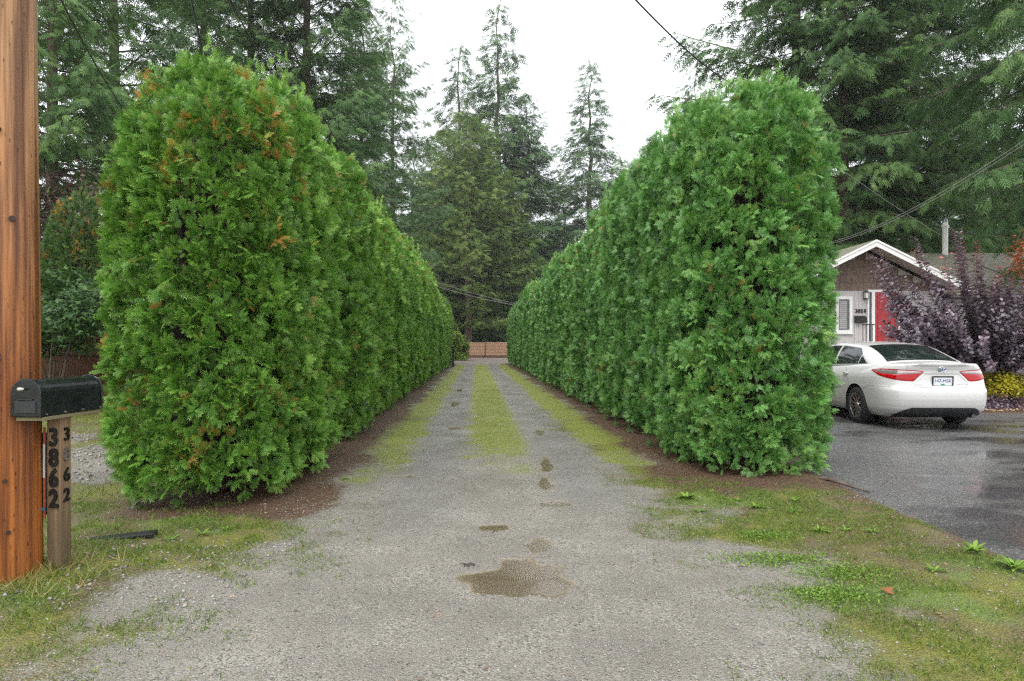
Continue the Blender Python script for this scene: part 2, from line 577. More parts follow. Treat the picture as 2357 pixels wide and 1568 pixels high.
for j in range(k):
    V.append((V[b + j][0], V[b + j][1] + 0.02, -0.05))
for j in range(k - 1):
    F.append((b + j, b + j + 1, base + j + 1, base + j))
t = NT('asphalt')
p = t.pos()
ag = t.n('ShaderNodeSeparateColor', {'Color': t.n('ShaderNodeTexVoronoi', {'Vector': p, 'Scale': 110.0}, out=1)}, out=0)
ac = t.ramp(ag, [(0.0, (0.062, 0.062, 0.064)), (0.6, (0.112, 0.112, 0.111)), (0.9, (0.18, 0.18, 0.175)), (1.0, (0.36, 0.35, 0.33))])
ab = t.noise(0.55, 5, p)
ac = t.mix(0.5, ac, t.ramp(ab, [(0.35, (0.5, 0.49, 0.48)), (0.65, (1.05, 1.04, 1.03))]), 'MULTIPLY')
wetm = t.mrange(t.noise(0.45, 3, t.stretch(0.8, 1.5, 1)), 0.52, 0.60)
ar = t.mix(wetm, t.mrange(t.noise(5, 3, p), 0.3, 0.7, 0.24, 0.38), (0.06, 0.06, 0.06))
ac = t.mix(t.math('MULTIPLY', wetm, 0.5), ac, (0.03, 0.03, 0.031))
M_ASPHALT = t.pbr(ac, ar, 0.5, t.bump(ag, t.mrange(wetm, 0, 1, 0.35, 0.04), 0.006))
o = obj('asphalt_driveway', mesh('asphalt_driveway', V, F), M_ASPHALT)
o['kind'] = 'structure'

# ------------------------------------------------------------------ leaf shapes
def frond_template(pairs=5, ang=0.75, ln=0.5, wd=0.075, curl=-0.12):
    V, F = [], []

    def kite(b, d, L, w):
        d = d / np.linalg.norm(d)
        n = np.array([-d[1], d[0]])
        i = len(V)
        for q in (b + d * L * 0.25 + n * w, b + d * L, b + d * L * 0.12 - n * w):
            V.append((q[0], q[1], curl * q[0] ** 2 - 0.3 * abs(q[1]) ** 1.5))
        F.append((i, i + 1, i + 2))
    kite(np.array([0.0, 0]), np.array([1.0, 0]), 1.0, wd * 0.8)
    for k in range(pairs):
        tt = 0.1 + 0.68 * k / max(1, pairs - 1)
        for sgn in (-1, 1):
            t2 = tt + (0.04 if sgn > 0 else 0)
            kite(np.array([t2, 0]), np.array([math.cos(ang), sgn * math.sin(ang)]), ln * (1.0 - 0.62 * tt), wd)
    return np.array(V), np.array(F)


FROND, FROND_F = frond_template(4, 0.62, 0.62, 0.050, curl=-0.25)
SPRAY, SPRAY_F = frond_template(4, 0.66, 0.66, 0.055, curl=-0.3)
SPRAY[:, 2] *= 1.0
OVAL = np.array([(0, 0, 0), (0.3, 0.28, 0.05), (0.7, 0.3, 0.03), (1, 0, -0.06), (0.7, -0.3, 0.03), (0.3, -0.28, 0.05)])
OVAL_F = np.array([(0, 1, 5), (1, 2, 5), (2, 4, 5), (2, 3, 4)])
LOBE = np.array([(0, 0, 0), (0.28, 0.46, 0), (0.42, 0.16, 0.02), (1, 0, -0.1), (0.42, -0.16, 0.02), (0.28, -0.46, 0)])
LOBE_F = np.array([(0, 1, 2), (0, 2, 4), (2, 3, 4), (0, 4, 5)])
BLADE = np.array([(0, -0.035, 0), (0, 0.035, 0), (0.55, 0.025, 0.03), (0.55, -0.025, 0.03), (1.0, 0, 0.16)])
BLADE_F = np.array([(0, 1, 2), (0, 2, 3), (3, 2, 4)])

M_CEDAR_L = leaf_mat('cedar_yellow_green', [(0.0, (0.014, 0.062, 0.009)), (0.35, (0.068, 0.215, 0.024)), (0.7, (0.155, 0.37, 0.045)), (1.0, (0.30, 0.47, 0.07))], rand=0.2, trans=0.17, rough=0.45, tip=((0.33, 0.50, 0.09), 0.5))
M_CEDAR_R = leaf_mat('cedar_blue_green', [(0.0, (0.012, 0.062, 0.014)), (0.35, (0.060, 0.210, 0.036)), (0.7, (0.135, 0.345, 0.066)), (1.0, (0.27, 0.44, 0.09))], rand=0.2, trans=0.15, rough=0.4, spec=0.5, tip=((0.27, 0.46, 0.13), 0.5))
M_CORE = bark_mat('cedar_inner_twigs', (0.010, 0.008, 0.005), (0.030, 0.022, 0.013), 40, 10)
M_BARK = bark_mat('bark_grey_brown', (0.05, 0.038, 0.030), (0.19, 0.145, 0.115))
M_BARK_RED = bark_mat('bark_red_brown', (0.06, 0.04, 0.03), (0.23, 0.15, 0.11))


def cedar_profile(h):
    lo = 0.90 + 0.1 * sstep(0, 0.2, h)
    top = np.sqrt(np.clip(1 - ((np.clip(h, 0.5, 1) - 0.5) / 0.5) ** 6.5, 0, 1))
    return lo * (0.10 + 0.90 * top)


def make_cedar(seed, H=4.3, a=0.95, b=0.72, ncl=700, nf=8, holes=(), dead=0.010, fl=0.105, front=False):
    """billowing column of flat sprays; a across the row, b along it"""
    r = np.random.default_rng(seed)
    h = r.random(ncl) * 0.985 + 0.006
    th = r.random(ncl) * 2 * np.pi
    if front:                                   # the end of a row is clad evenly on its open face
        th[: ncl // 4] = -np.pi / 2 + (r.random(ncl // 4) - 0.5) * 2.6
    pr = cedar_profile(h)
    lump = 0.68 + 0.24 * noise(th * 2.4 + 3, h * 3.5, seed=seed) + 0.17 * noise(th * 4 + 3, h * 13, seed=seed + 5)
    cx_, cy_ = np.cos(th), np.sin(th)
    C = np.column_stack([a * pr * cx_ * lump, b * pr * cy_ * lump, 0.10 + h * (H - 0.32)])
    nrm = np.column_stack([cx_ / a, cy_ / b, 0.15 + 2.2 * np.clip(h - 0.82, 0, 1) * 4])
    nrm = unit(nrm)
    keep = np.ones(ncl, bool)
    for (hx, hy, hz_, hr) in holes:
        keep &= np.linalg.norm((C - np.array([hx, hy, hz_])) * np.array([1, 1, 0.8]), axis=1) > hr
    C, nrm, h = C[keep], nrm[keep], h[keep]
    # a second, sparser layer deeper inside
    ni = 190
    hi_ = r.random(ni) * 0.9 + 0.03
    ti_ = r.random(ni) * 2 * np.pi
    Ci = np.column_stack([0.66 * a * cedar_profile(hi_) * np.cos(ti_), 0.66 * b * cedar_profile(hi_) * np.sin(ti_), 0.10 + hi_ * (H - 0.5)])
    ki = np.ones(ni, bool)
    for (hx, hy, hz_, hr) in holes:
        ki &= np.linalg.norm((Ci - np.array([hx * 0.7, hy * 0.7, hz_])) * np.array([1, 1, 0.8]), axis=1) > hr * 0.8
    nout = len(C)
    C = np.vstack([C, Ci[ki]])
    nrm = np.vstack([nrm, unit(np.column_stack([np.cos(ti_) / a, np.sin(ti_) / b, 0.2 + 0 * ti_]))[ki]])
    h = np.concatenate([h, hi_[ki]])
    m = len(C)
    rad = 0.09 + 0.12 * r.random(m)
    # each clump is a few flat fans, each fan a handful of fronds spread in one plane
    fd = unit(r.normal(size=(m, nf, 3)) * 0.9 + nrm[:, None, :] * 1.1 + np.array([0, 0, 0.35]))
    fp = C[:, None, :] + fd * (rad[:, None] * (0.25 + 0.6 * r.random((m, nf))))[:, :, None] * np.array([1, 1, 1.2])
    fn = unit(np.cross(fd, r.normal(size=(m, nf, 3))) + nrm[:, None, :] * 0.35 + np.array([0, 0, 0.25]))
    fs = unit(np.cross(fn, fd))
    K = 5
    ak = np.linspace(-1.0, 1.0, K) * 0.95
    ang = ak[None, None, :] + r.normal(size=(m, nf, K)) * 0.14
    A = fd[:, :, None, :] * np.cos(ang)[..., None] + fs[:, :, None, :] * np.sin(ang)[..., None] + np.array([0, 0, 0.10]) + r.normal(size=(m, nf, K, 3)) * 0.08
    P = fp[:, :, None, :] + A * 0.02 * r.random((m, nf, K))[..., None]
    N = np.broadcast_to(fn[:, :, None, :], A.shape) + r.normal(size=A.shape) * 0.18
    ct = r.random(m)
    tint = np.clip(0.02 + 0.50 * ct[:, None, None] + 0.34 * r.random((m, nf))[:, :, None] + 0.16 * r.random((m, nf, K)), 0, 1)
    patch = noise(C[:, 0] * 2.6 + seed, C[:, 1] * 2.6, C[:, 2] * 2.0, seed=seed + 3) + 0.30 * np.clip(h - 0.6, 0, 1)
    dd = (r.random((m, nf)) < (dead * 6 * (patch > 0.70) + dead * 0.3)[:, None]) * (0.35 + 0.65 * r.random((m, nf)))
    dd = np.repeat(dd[:, :, None], K, axis=2) * (r.random((m, nf, K)) < 0.75)
    S = fl * (0.75 + 0.5 * r.random((m, nf)))[:, :, None] * (1.0 - 0.28 * np.abs(ak))[None, None, :]
    P, A, N = P.reshape(-1, 3), A.reshape(-1, 3), np.ascontiguousarray(N).reshape(-1, 3)
    V, F, ti, al = scatter(FROND, FROND_F, P, A, N, S.ravel(), tint.ravel())
    de = np.repeat(dd.ravel(), len(FROND))
    # leader shoots on the crown
    nl = 16
    lx = r.normal(size=nl) * 0.36 * a
    ly = r.normal(size=nl) * 0.36 * b
    lp, ld = [], []
    for i in range(nl):
        hh = 0.12 + 0.26 * r.random()
        lean = r.normal(size=2) * 0.12
        for q in range(6):
            lp.append((lx[i] + lean[0] * q / 6, ly[i] + lean[1] * q / 6, H - 0.24 + hh * q / 6))
            ld.append((r.normal() * 0.45, r.normal() * 0.45, 1.0))
    lp, ld = np.array(lp), np.array(ld)
    V2, F2, t2, a2 = scatter(FROND, FROND_F, lp, ld, unit(r.normal(size=(len(lp), 3))), np.full(len(lp), 0.11), np.full(len(lp), 0.85))
    F = np.vstack([F, F2 + len(V)])
    V = np.vstack([V, V2])
    V[:, 0] *= a / np.percentile(np.abs(V[:, 0]), 98.5)
    V[:, 1] *= b / np.percentile(np.abs(V[:, 1]), 98.5)
    V[:, 2] *= H / np.percentile(V[:, 2], 99.2)
    V[:, 2] = np.maximum(V[:, 2], 0.02)
    fol = mesh('foliage', V, F, {'tint': np.concatenate([ti, t2]), 'along': np.concatenate([al, a2]), 'dead': np.concatenate([de, np.zeros(len(t2))])})
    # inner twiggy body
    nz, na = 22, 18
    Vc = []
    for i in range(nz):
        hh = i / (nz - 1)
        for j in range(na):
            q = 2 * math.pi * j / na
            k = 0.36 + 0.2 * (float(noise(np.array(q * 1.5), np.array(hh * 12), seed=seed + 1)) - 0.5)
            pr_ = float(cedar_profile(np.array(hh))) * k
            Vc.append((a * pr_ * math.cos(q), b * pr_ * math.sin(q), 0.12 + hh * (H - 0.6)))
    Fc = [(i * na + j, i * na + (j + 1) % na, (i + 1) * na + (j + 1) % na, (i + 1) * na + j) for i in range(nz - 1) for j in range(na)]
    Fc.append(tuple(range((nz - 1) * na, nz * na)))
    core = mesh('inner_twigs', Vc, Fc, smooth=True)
    mb = MB()
    for q in range(3):
        ox, oy = r.normal() * 0.06, r.normal() * 0.06
        mb.tube([(ox, oy, -0.1), (ox * 1.2, oy * 1.2, 0.4), (ox * 1.6, oy * 1.6, 1.5), (ox * 1.4, oy * 1.4, H * 0.75)], [0.075, 0.06, 0.05, 0.02])
    trunk = mesh('trunk', mb.v, mb.f, smooth=True)
    return fol, core, trunk


CED = [make_cedar(11), make_cedar(12, dead=0.008), None, None,
       make_cedar(22, dead=0.05, ncl=860, front=True, nf=10, fl=0.090, holes=[(-0.25, -0.72, 1.80, 0.13)]),
       make_cedar(16, ncl=860, front=True, nf=10, fl=0.090, a=0.85, dead=0.006, holes=[(0.12, -0.72, 0.78, 0.13)])]
CED[2], CED[3] = CED[0], CED[1]


def put_cedar(hedge, k, x, y, sx, sy, sz, rz, fmat, z=0.0):
    e = empty('cedar', (x, y, z), rz)
    e.scale = (sx, sy, sz)
    e.parent = hedge
    fol, core, trunk = CED[k]
    obj('foliage', fol, fmat, e)
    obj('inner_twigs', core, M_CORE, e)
    obj('trunk', trunk, M_BARK, e)
    return e


rr = random.Random(5)
hl = empty('cedar_hedge')
tag(hl, 'tall yellowish-green cedar hedge with orange-tipped sprays, beside the black roadside mailbox', 'hedge', 'cedar hedges lining the gravel drive')
put_cedar(hl, 4, -2.82, 6.05, 0.90, 1.15, 0.90, 0.0, M_CEDAR_L)
put_cedar(hl, 1, -2.86, 6.75, 0.92, 1.1, 0.95, 3.14, M_CEDAR_L)
put_cedar(hl, 0, -2.93, 7.45, 0.92, 1.0, 0.955, 0.0, M_CEDAR_L)
y = 9.3
i = 0
step_h = 0.98
while y < 48.5:
    if rr.random() < 0.3:
        step_h = rr.choice([0.90, 0.95, 1.0, 1.05])
    cxr = hedge_face_l(y) - 0.90
    put_cedar(hl, rr.choice([0, 1, 2, 3]), cxr + rr.uniform(-0.07, 0.07), y, rr.choice([-1, 1]) * rr.uniform(0.88, 0.98), rr.uniform(0.76, 0.86), step_h * rr.uniform(0.98, 1.02), rr.choice([0, math.pi]) + rr.uniform(-0.25, 0.25), M_CEDAR_L)
    y += rr.uniform(0.98, 1.12)
hr = empty('cedar_hedge')
tag(hr, 'tall bluish-green cedar hedge ending in front of the white car and house', 'hedge', 'cedar hedges lining the gravel drive')
put_cedar(hr, 5, 2.70, 7.2, 0.97, 1.1, 0.97, 0.0, M_CEDAR_R)
put_cedar(hr, 3, 2.62, 7.85, 0.88, 1.0, 0.99, 0.2, M_CEDAR_R)
y = 8.6
while y < 51:
    if rr.random() < 0.3:
        step_h = rr.choice([0.93, 0.97, 1.0, 1.05])
    big = 1.03 if y < 14 else (0.95 if y < 17 else 1.0)
    put_cedar(hr, rr.choice([0, 1, 2, 3]), hedge_face_r(y) + 0.82 + rr.uniform(-0.06, 0.06), y, rr.choice([-1, 1]) * rr.uniform(0.82, 0.92), rr.uniform(0.76, 0.86), big * step_h * rr.uniform(0.98, 1.02), rr.choice([0, math.pi]) + rr.uniform(-0.25, 0.25), M_CEDAR_R)
    y += rr.uniform(0.98, 1.12)

# ------------------------------------------------------------------ conifers behind
def make_conifer(seed, H, Rm, h0, step=0.42, per=4, droop=0.35, upper=0.25, spray=0.42, dens=1.0, shape=0.8, trunk_r=0.38, hang=0.3, gap=0.15, width_var=0.35, soft=0.0, lobes=0):
    r = np.random.default_rng(seed)
    mb = MB()
    P, A, N, S, TI = [], [], [], [], []
    wob = [(r.normal() * 0.05, r.normal() * 0.05) for _ in range(20)]
    tp = [Vector((wob[i][0] * i * 0.2, wob[i][1] * i * 0.2, -0.3 + (H + 0.3) * i / 15)) for i in range(16)]
    mt = MB()
    mt.tube(tp, [trunk_r * (1 - 0.97 * (i / 15) ** 0.9) * (1.35 if i == 0 else 1) for i in range(16)], 10)
    z = h0
    while z < H - 0.3:
        f = (H - z) / (H - h0)
        n = per if f > 0.12 else 3
        a0 = r.random() * 6.28
        for k in range(n):
            if r.random() < gap:
                continue
            az = a0 + 6.283 * k / n + r.normal() * 0.35
            L = Rm * (f ** shape) * (1 + width_var * (r.random() - 0.6)) + 0.25
            if f > 0.85:
                L *= 0.55 + 3 * (1 - f)
            zz = z + r.normal() * 0.12
            el = upper + (1 - f) * 0.5 - f * droop * 0.6
            dirh = np.array([math.cos(az), math.sin(az), 0])
            side = np.array([-math.sin(az), math.cos(az), 0])
            nseg = 7
            pts = []
            bend = r.normal() * 0.12
            for q in range(nseg + 1):
                t_ = q / nseg
                zz_ = zz + L * (el * t_ - droop * t_ ** 1.7 * (0.5 + 0.5 * f) + 0.12 * t_ ** 3)
                pts.append(dirh * L * t_ * (1 - 0.08 * droop * t_) + side * bend * L * t_ * t_ + np.array([0, 0, zz_]))
            pts = np.array(pts)
            mb.tube([Vector(p) for p in pts[::2]] + [Vector(pts[-1])], [max(0.008, 0.011 * L * (1 - q / 5)) for q in range(len(pts[::2]) + 1)], 3, False)
            # branchlets
            nb_ = max(4, int(L * 4.2 * dens))
            bt = r.random()
            for j in range(nb_):
                t_ = 0.16 + 0.84 * (j + r.random() * 0.6) / nb_
                t_ = min(t_, 0.999)
                fi = t_ * nseg
                i0 = int(fi)
                bp = pts[i0] + (pts[min(i0 + 1, nseg)] - pts[i0]) * (fi - i0)
                sg = 1 if j % 2 else -1
                bl = (0.42 * L * (1 - t_) ** 0.7 * min(1, t_ * 3) + 0.28) * (0.7 + 0.6 * r.random())
                bd = unit(dirh * (0.75 + 0.2 * r.random()) + side * sg * (0.85 * (1 - t_ * 0.6)) + np.array([0, 0, -0.10 - hang * r.random()]))
                ns = max(1, int(bl / (spray * 0.42)))
                for m in range(ns):
                    P.append(bp + bd * bl * (m + 0.2) / ns + r.normal(size=3) * 0.05 + np.array([0, 0, -hang * 0.25 * bl * ((m + 0.5) / ns) ** 2]))
                    s2 = 1 if m % 2 else -1
                    A.append(bd * 0.9 + np.cross(bd, (0, 0, 1)) * s2 * 0.45 + r.normal(size=3) * (0.22 + soft) + np.array([0, 0, -hang * 0.6 + soft * 0.6]))
                    N.append(np.array([0, 0, 1.0]) + r.normal(size=3) * (0.45 + soft))
                    S.append(spray * (0.65 + 0.6 * r.random()))
                    TI.append(0.08 + 0.32 * bt + 0.45 * r.random() + 0.15 * t_)
        z += step * (0.75 + 0.5 * r.random()) * (0.65 + 0.35 * f)
    # leader
    for q in range(10):
        P.append(np.array([tp[-1].x * 0, 0, H - 1.1 + 0.11 * q]) + np.array([tp[-1].x, tp[-1].y, 0]))
        A.append(np.array([r.normal() * 0.6, r.normal() * 0.6, 1.0]))
        N.append(r.normal(size=3))
        S.append(spray * 0.6)
        TI.append(0.5)
    P, A, N, S, TI = map(np.array, (P, A, N, S, TI))
    V, F, ti, al = scatter(SPRAY, SPRAY_F, P, A, N, S, np.clip(TI, 0, 1))
    me = mesh('crown', V, F, {'tint': ti, 'along': al, 'dead': np.zeros(len(ti))})
    print('conifer', seed, len(P), 'sprays', len(F), 'tris')
    return me, mesh('branches', mb.v, mb.f), mesh('trunk', mt.v, mt.f, smooth=True)


M_FIR = leaf_mat('fir_needles', [(0.0, (0.034, 0.074, 0.024)), (0.5, (0.076, 0.160, 0.046)), (1.0, (0.175, 0.28, 0.08))], rand=0.25, trans=0.28, rough=0.6, spec=0.25)
M_FIR_BLUE = leaf_mat('fir_needles_cool', [(0.0, (0.034, 0.072, 0.031)), (0.5, (0.074, 0.150, 0.054)), (1.0, (0.165, 0.26, 0.10))], rand=0.25, trans=0.28, rough=0.6, spec=0.25)
M_OLIVE = leaf_mat('pine_needles_olive', [(0.0, (0.045, 0.08, 0.018)), (0.5, (0.125, 0.20, 0.045)), (1.0, (0.24, 0.32, 0.08))], rand=0.1, trans=0.2, rough=0.6, spec=0.2)

CON = {
    'dense': (make_conifer(1, 30, 5.6, 2.0, step=0.55, per=5, droop=0.28, dens=1.05, gap=0.15, width_var=0.8, hang=0.2, spray=0.48, shape=0.7), 30),
    'ragged': (make_conifer(2, 32, 5.6, 5.5, step=0.72, per=4, droop=0.24, dens=1.1, gap=0.22, width_var=0.8, hang=0.25, spray=0.5, shape=0.6), 32),
    'spire': (make_conifer(3, 27, 5.4, 1.5, step=0.56, per=5, droop=0.38, dens=1.0, gap=0.12, width_var=0.6, hang=0.2, shape=0.95, upper=0.2, spray=0.6), 27),
    'olive': (make_conifer(4, 19, 5.0, 2.4, step=0.5, per=5, droop=0.25, dens=0.95, gap=0.1, spray=0.46, soft=0.35, shape=0.65, upper=0.3, hang=0.1, trunk_r=0.28), 19),
    'bough': (make_conifer(5, 33, 5.2, 4.0, step=0.66, per=4, droop=0.36, dens=1.2, gap=0.14, hang=0.4, width_var=0.6, trunk_r=0.42, upper=0.15, spray=0.44, shape=0.5), 33),
}


def put_tree(name, kind, u, Y, top, label, mat=None, bark=None, group='firs standing behind the hedges', rz=None, wide=1.0, cat='tree'):
    """u: direction of the trunk, Y: metres away, top: height of its tip in metres"""
    x = (u - CX) / F_PX * Y
    e = empty(name, (x, Y, 0), rr.uniform(0, 6.28) if rz is None else rz)
    s = top / CON[kind][1]
    e.scale = (s * wide, s * wide, s)
    (crown, br, tr) = CON[kind][0]
    obj('crown', crown, mat or M_FIR, e)
    obj('branches', br, M_BARK, e)
    obj('trunk', tr, bark or M_BARK, e)
    return tag(e, label, cat, group)


def top_h(v, Y):
    return EYE + (HZ - v) / F_PX * Y


put_tree('fir_tree', 'dense', 120, 19, 24, 'dark dense evergreen just behind the wooden utility pole', wide=0.75)
put_tree('fir_tree', 'ragged', 265, 27, 30, 'ragged fir above the shoulder of the hedge nearest the pole')
put_tree('fir_tree', 'ragged', 465, 40, 37, 'fir with bare trunk showing above the first peak of the orange-tipped hedge')
put_tree('fir_tree', 'ragged', 575, 36, 34, 'open fir crossed by power lines above the orange-tipped hedge')
put_tree('fir_tree', 'dense', 705, 36, 36, 'broad dense fir, the fullest one behind the yellowish hedge', wide=0.95)
put_tree('fir_tree', 'dense', 830, 50, top_h(-60, 50), 'dense fir between the fullest fir and the open-topped one beside the sky gap', wide=0.9)
put_tree('fir_tree', 'ragged', 905, 60, top_h(-20, 60), 'open-topped fir with long side boughs bordering the sky gap', M_FIR_BLUE)
put_tree('fir_tree', 'spire', 990, 84, top_h(330, 84), 'short fir tucked between the open-topped fir and the olive evergreen', M_FIR_BLUE, wide=1.2)
put_tree('fir_tree', 'spire', 1058, 95, top_h(100, 95), 'pointed fir with its tip just behind the olive evergreen', M_FIR_BLUE, wide=1.25)
put_tree('fir_tree', 'spire', 1147, 90, top_h(5, 90), 'tallest pointed fir standing over the end of the drive', M_FIR, wide=1.2)
put_tree('fir_tree', 'dense', 1212, 92, top_h(215, 92), 'full fir on the sky side of the tallest pointed fir', M_FIR, wide=1.2)
put_tree('fir_tree', 'spire', 1357, 98, top_h(135, 98), 'lone narrow spruce standing clear against the white sky', M_FIR_BLUE, wide=1.25)
put_tree('fir_tree', 'spire', 1430, 104, top_h(360, 104), 'low hazy fir beside the lone narrow spruce', M_FIR_BLUE, wide=1.4)
put_tree('fir_tree', 'spire', 1300, 108, top_h(430, 108), 'low far fir in the notch beside the lone narrow spruce', M_FIR_BLUE, wide=1.4)
put_tree('olive_evergreen', 'olive', 1078, 80, top_h(255, 80), 'soft olive-green evergreen filling the end of the drive above the gate', M_OLIVE, M_BARK_RED, group=None, wide=1.2)
put_tree('fir_tree', 'ragged', 1600, 52, top_h(95, 52), 'slim fir rising behind the notch of the bluish hedge', M_FIR_BLUE, wide=0.75)
put_tree('fir_tree', 'ragged', 1832, 33, 36, 'fir with dark trunk directly behind the peak of the bluish hedge', wide=1.0)
put_tree('fir_tree', 'bough', 1940, 31, 38, 'fir with tall pale-brown trunk beside the edge of the bluish hedge', M_FIR, M_BARK_RED, wide=0.8)
put_tree('fir_tree', 'bough', 2035, 34, 40, 'fir with drooping boughs directly above the house gable', M_FIR, M_BARK_RED)
put_tree('fir_tree', 'bough', 2105, 38, 38, 'fir with drooping boughs above the house roof valley', M_FIR)
put_tree('fir_tree', 'ragged', 2230, 44, top_h(255, 44), 'thin fir with its tip below the sky gap above the chimney pipe', M_FIR_BLUE, wide=0.8)
put_tree('fir_tree', 'bough', 2320, 40, 22, 'bushy fir behind the house roof beyond the chimney pipe', M_FIR, wide=1.2)
put_tree('fir_tree', 'bough', 2520, 22, 44, 'near fir whose boughs hang into the upper corner over the house', M_FIR, wide=0.8)
fl = 'dark fir of the far wood closing the view behind the nearer trees'
for i, u in enumerate([40, 190, 340, 480, 610, 740, 860, 950, 1030, 1110, 1185, 1255, 1480, 1560, 1660, 1760, 1870, 1990, 2090, 2180, 2270, 2360]):
    Y = 104 + 16 * ((i * 37) % 10) / 10
    lim = 470 if 1230 < u < 1500 else 330
    put_tree('fir_tree', ['dense', 'spire'][i % 2], u, Y, top_h(lim + 60 * ((i * 53) % 7) / 7, Y), fl, M_FIR_BLUE, group='far wood', wide=1.35)

# ------------------------------------------------------------------ utility pole, roadside mailbox
t = NT('pole_wood')
p = t.pos()
g1 = t.noise(1.0, 6, t.stretch(60, 60, 1.2), 0.7)
g2 = t.noise(1.0, 5, t.stretch(9, 9, 0.35), 0.6)
sepz = t.n('ShaderNodeSeparateXYZ', {'Vector': p}, out=2)
lowm = t.mrange(sepz, 0.9, 3.0, 1.0, 0.0)
orange = t.ramp(g1, [(0.25, (0.16, 0.045, 0.010)), (0.55, (0.40, 0.13, 0.022)), (0.85, (0.54, 0.21, 0.045))])
tan = t.ramp(g1, [(0.25, (0.22, 0.10, 0.04)), (0.55, (0.46, 0.25, 0.115)), (0.85, (0.60, 0.38, 0.20))])
col = t.mix(t.math('ADD', lowm, t.math('SUBTRACT', g2, 0.5), True), tan, orange)
darkstreak = t.ramp(t.noise(1.0, 4, t.stretch(16, 16, 0.5), 0.6), [(0.42, (1, 1, 1)), (0.58, (0.30, 0.22, 0.18))])
col = t.mix(0.9, col, darkstreak, 'MULTIPLY')
marks = t.ramp(t.n('ShaderNodeTexVoronoi', {'Vector': t.stretch(42, 42, 13), 'Scale': 1.0}, out=0), [(0.10, (0.13, 0.07, 0.05)), (0.24, (1, 1, 1))])
mk = t.mrange(t.noise(5, 3, p), 0.42, 0.52)
col = t.mix(t.math('MULTIPLY', mk, 0.85), col, t.mix(1.0, col, marks, 'MULTIPLY'))
M_POLE = t.pbr(col, 0.5, 0.4, t.bump(g1, 0.5, 0.006))
M_DARK_GAP = plain('split_in_wood', (0.02, 0.012, 0.008), 0.9)
pole = empty('utility_pole', (-2.925, 3.72, 0))
na, nz = 170, 44
V, F = [], []
for i in range(nz):
    z = -0.4 + 10.4 * i / (nz - 1)
    rad = 0.158 - 0.0042 * z
    for j in range(na):
        q = 2 * math.pi * j / na
        k = 1 + 0.018 * (float(noise(np.array(q * 3.0), np.array(z * 0.8), seed=2)) - 0.5)
        for ca, dp, wd in ((-1.25, 0.16, 0.04), (-0.38, 0.05, 0.03), (-2.6, 0.08, 0.04)):     # drying splits run up the pole
            dq = (q - (ca % 6.283) - 0.05 * math.sin(z * 1.1 + ca) + math.pi) % (2 * math.pi) - math.pi
            k -= dp * math.exp(-(dq / wd) ** 2)
        V.append((math.cos(q) * rad * k - 0.006 * z, math.sin(q) * rad * k, z))
F = [(i * na + j, i * na + (j + 1) % na, (i + 1) * na + (j + 1) % na, (i + 1) * na + j) for i in range(nz - 1) for j in range(na)]
F.append(tuple((nz - 1) * na + j for j in range(na)))
obj('shaft', mesh('shaft', V, F, smooth=True), M_POLE, pole)
for (q, z, r_) in ((-1.05, 0.62, 0.012), (-0.95, 0.33, 0.012), (-1.25, 2.6, 0.01), (-0.85, 2.1, 0.016)):
    c = Vector((math.cos(q) * 0.152, math.sin(q) * 0.152, z))
    n_ = Vector((math.cos(q), math.sin(q), 0))
    MB().tube([c - n_ * 0.01, c + n_ * 0.01], r_, 8).build('bolt', plain('rusty_bolt', (0.05, 0.03, 0.02), 0.6, 0.4), pole)
tag(pole, 'round orange-brown wooden utility pole at the roadside beside the mailbox', 'pole')

t = NT('weathered_post')
g1 = t.noise(1.0, 6, t.stretch(55, 55, 2.0), 0.65)
lowm = t.mrange(t.n('ShaderNodeSeparateXYZ', {'Vector': t.pos()}, out=2), 0.25, 0.85)
col = t.mix(lowm, t.ramp(g1, [(0.25, (0.065, 0.045, 0.026)), (0.75, (0.19, 0.135, 0.078))]), t.ramp(g1, [(0.25, (0.12, 0.075, 0.04)), (0.55, (0.30, 0.195, 0.115)), (0.85, (0.52, 0.36, 0.23))]))
M_POST = t.pbr(col, 0.7, 0.25, t.bump(g1, 0.6, 0.004))
t = NT('mailbox_black')
col = t.ramp(t.noise(7, 5), [(0.3, (0.006, 0.007, 0.008)), (0.7, (0.014, 0.017, 0.018))])
M_MBLACK = t.pbr(col, t.mrange(t.noise(22, 3), 0.3, 0.7, 0.14, 0.30), 0.5, t.bump(t.noise(9, 2), 0.04, 0.01))
M_IRON = plain('black_iron_numeral', (0.012, 0.011, 0.011), 0.35, 0.3)
M_STEEL = plain('worn_steel_numeral', (0.30, 0.27, 0.24), 0.4, 0.8)
M_CREAM = plain('cream_knob', (0.55, 0.53, 0.45), 0.4)
M_BOLT = plain('zinc_bolt', (0.42, 0.42, 0.42), 0.35, 0.9)

bx, by = -2.62, 3.62                      # mailbox: front-bottom edge, centre
post = empty('mailbox_post', (-2.715, 3.83, 0))
MB().box(-0.040, 0.040, -0.05, 0.045, -0.15, 0.955).build('post', M_POST, post, bevel=0.004)
MB().box(-0.075, 0.085, -0.24, 0.24, 0.9575, 0.978).build('shelf_board', plain('mossy_board', (0.19, 0.165, 0.085), 0.8, scale=14), post, bevel=0.003)
MB().box(-0.118, -0.062, -0.02, 0.02, 0.42, 0.86).build('cleat', plain('grey_cleat', (0.17, 0.13, 0.085), 0.8, scale=20), post, bevel=0.003)
MB().box(-0.1245, -0.05, -0.03, 0.022, 0.375, 0.415).build('cleat', plain('dark_cleat', (0.03, 0.022, 0.016), 0.8), post, bevel=0.003)
fb = MB()
fb.box(-0.0595, -0.0495, -0.052, -0.045, 0.36, 0.90)
fb.build('flag_strip', plain('faded_red_flag', (0.42, 0.10, 0.05), 0.5, scale=10), post)
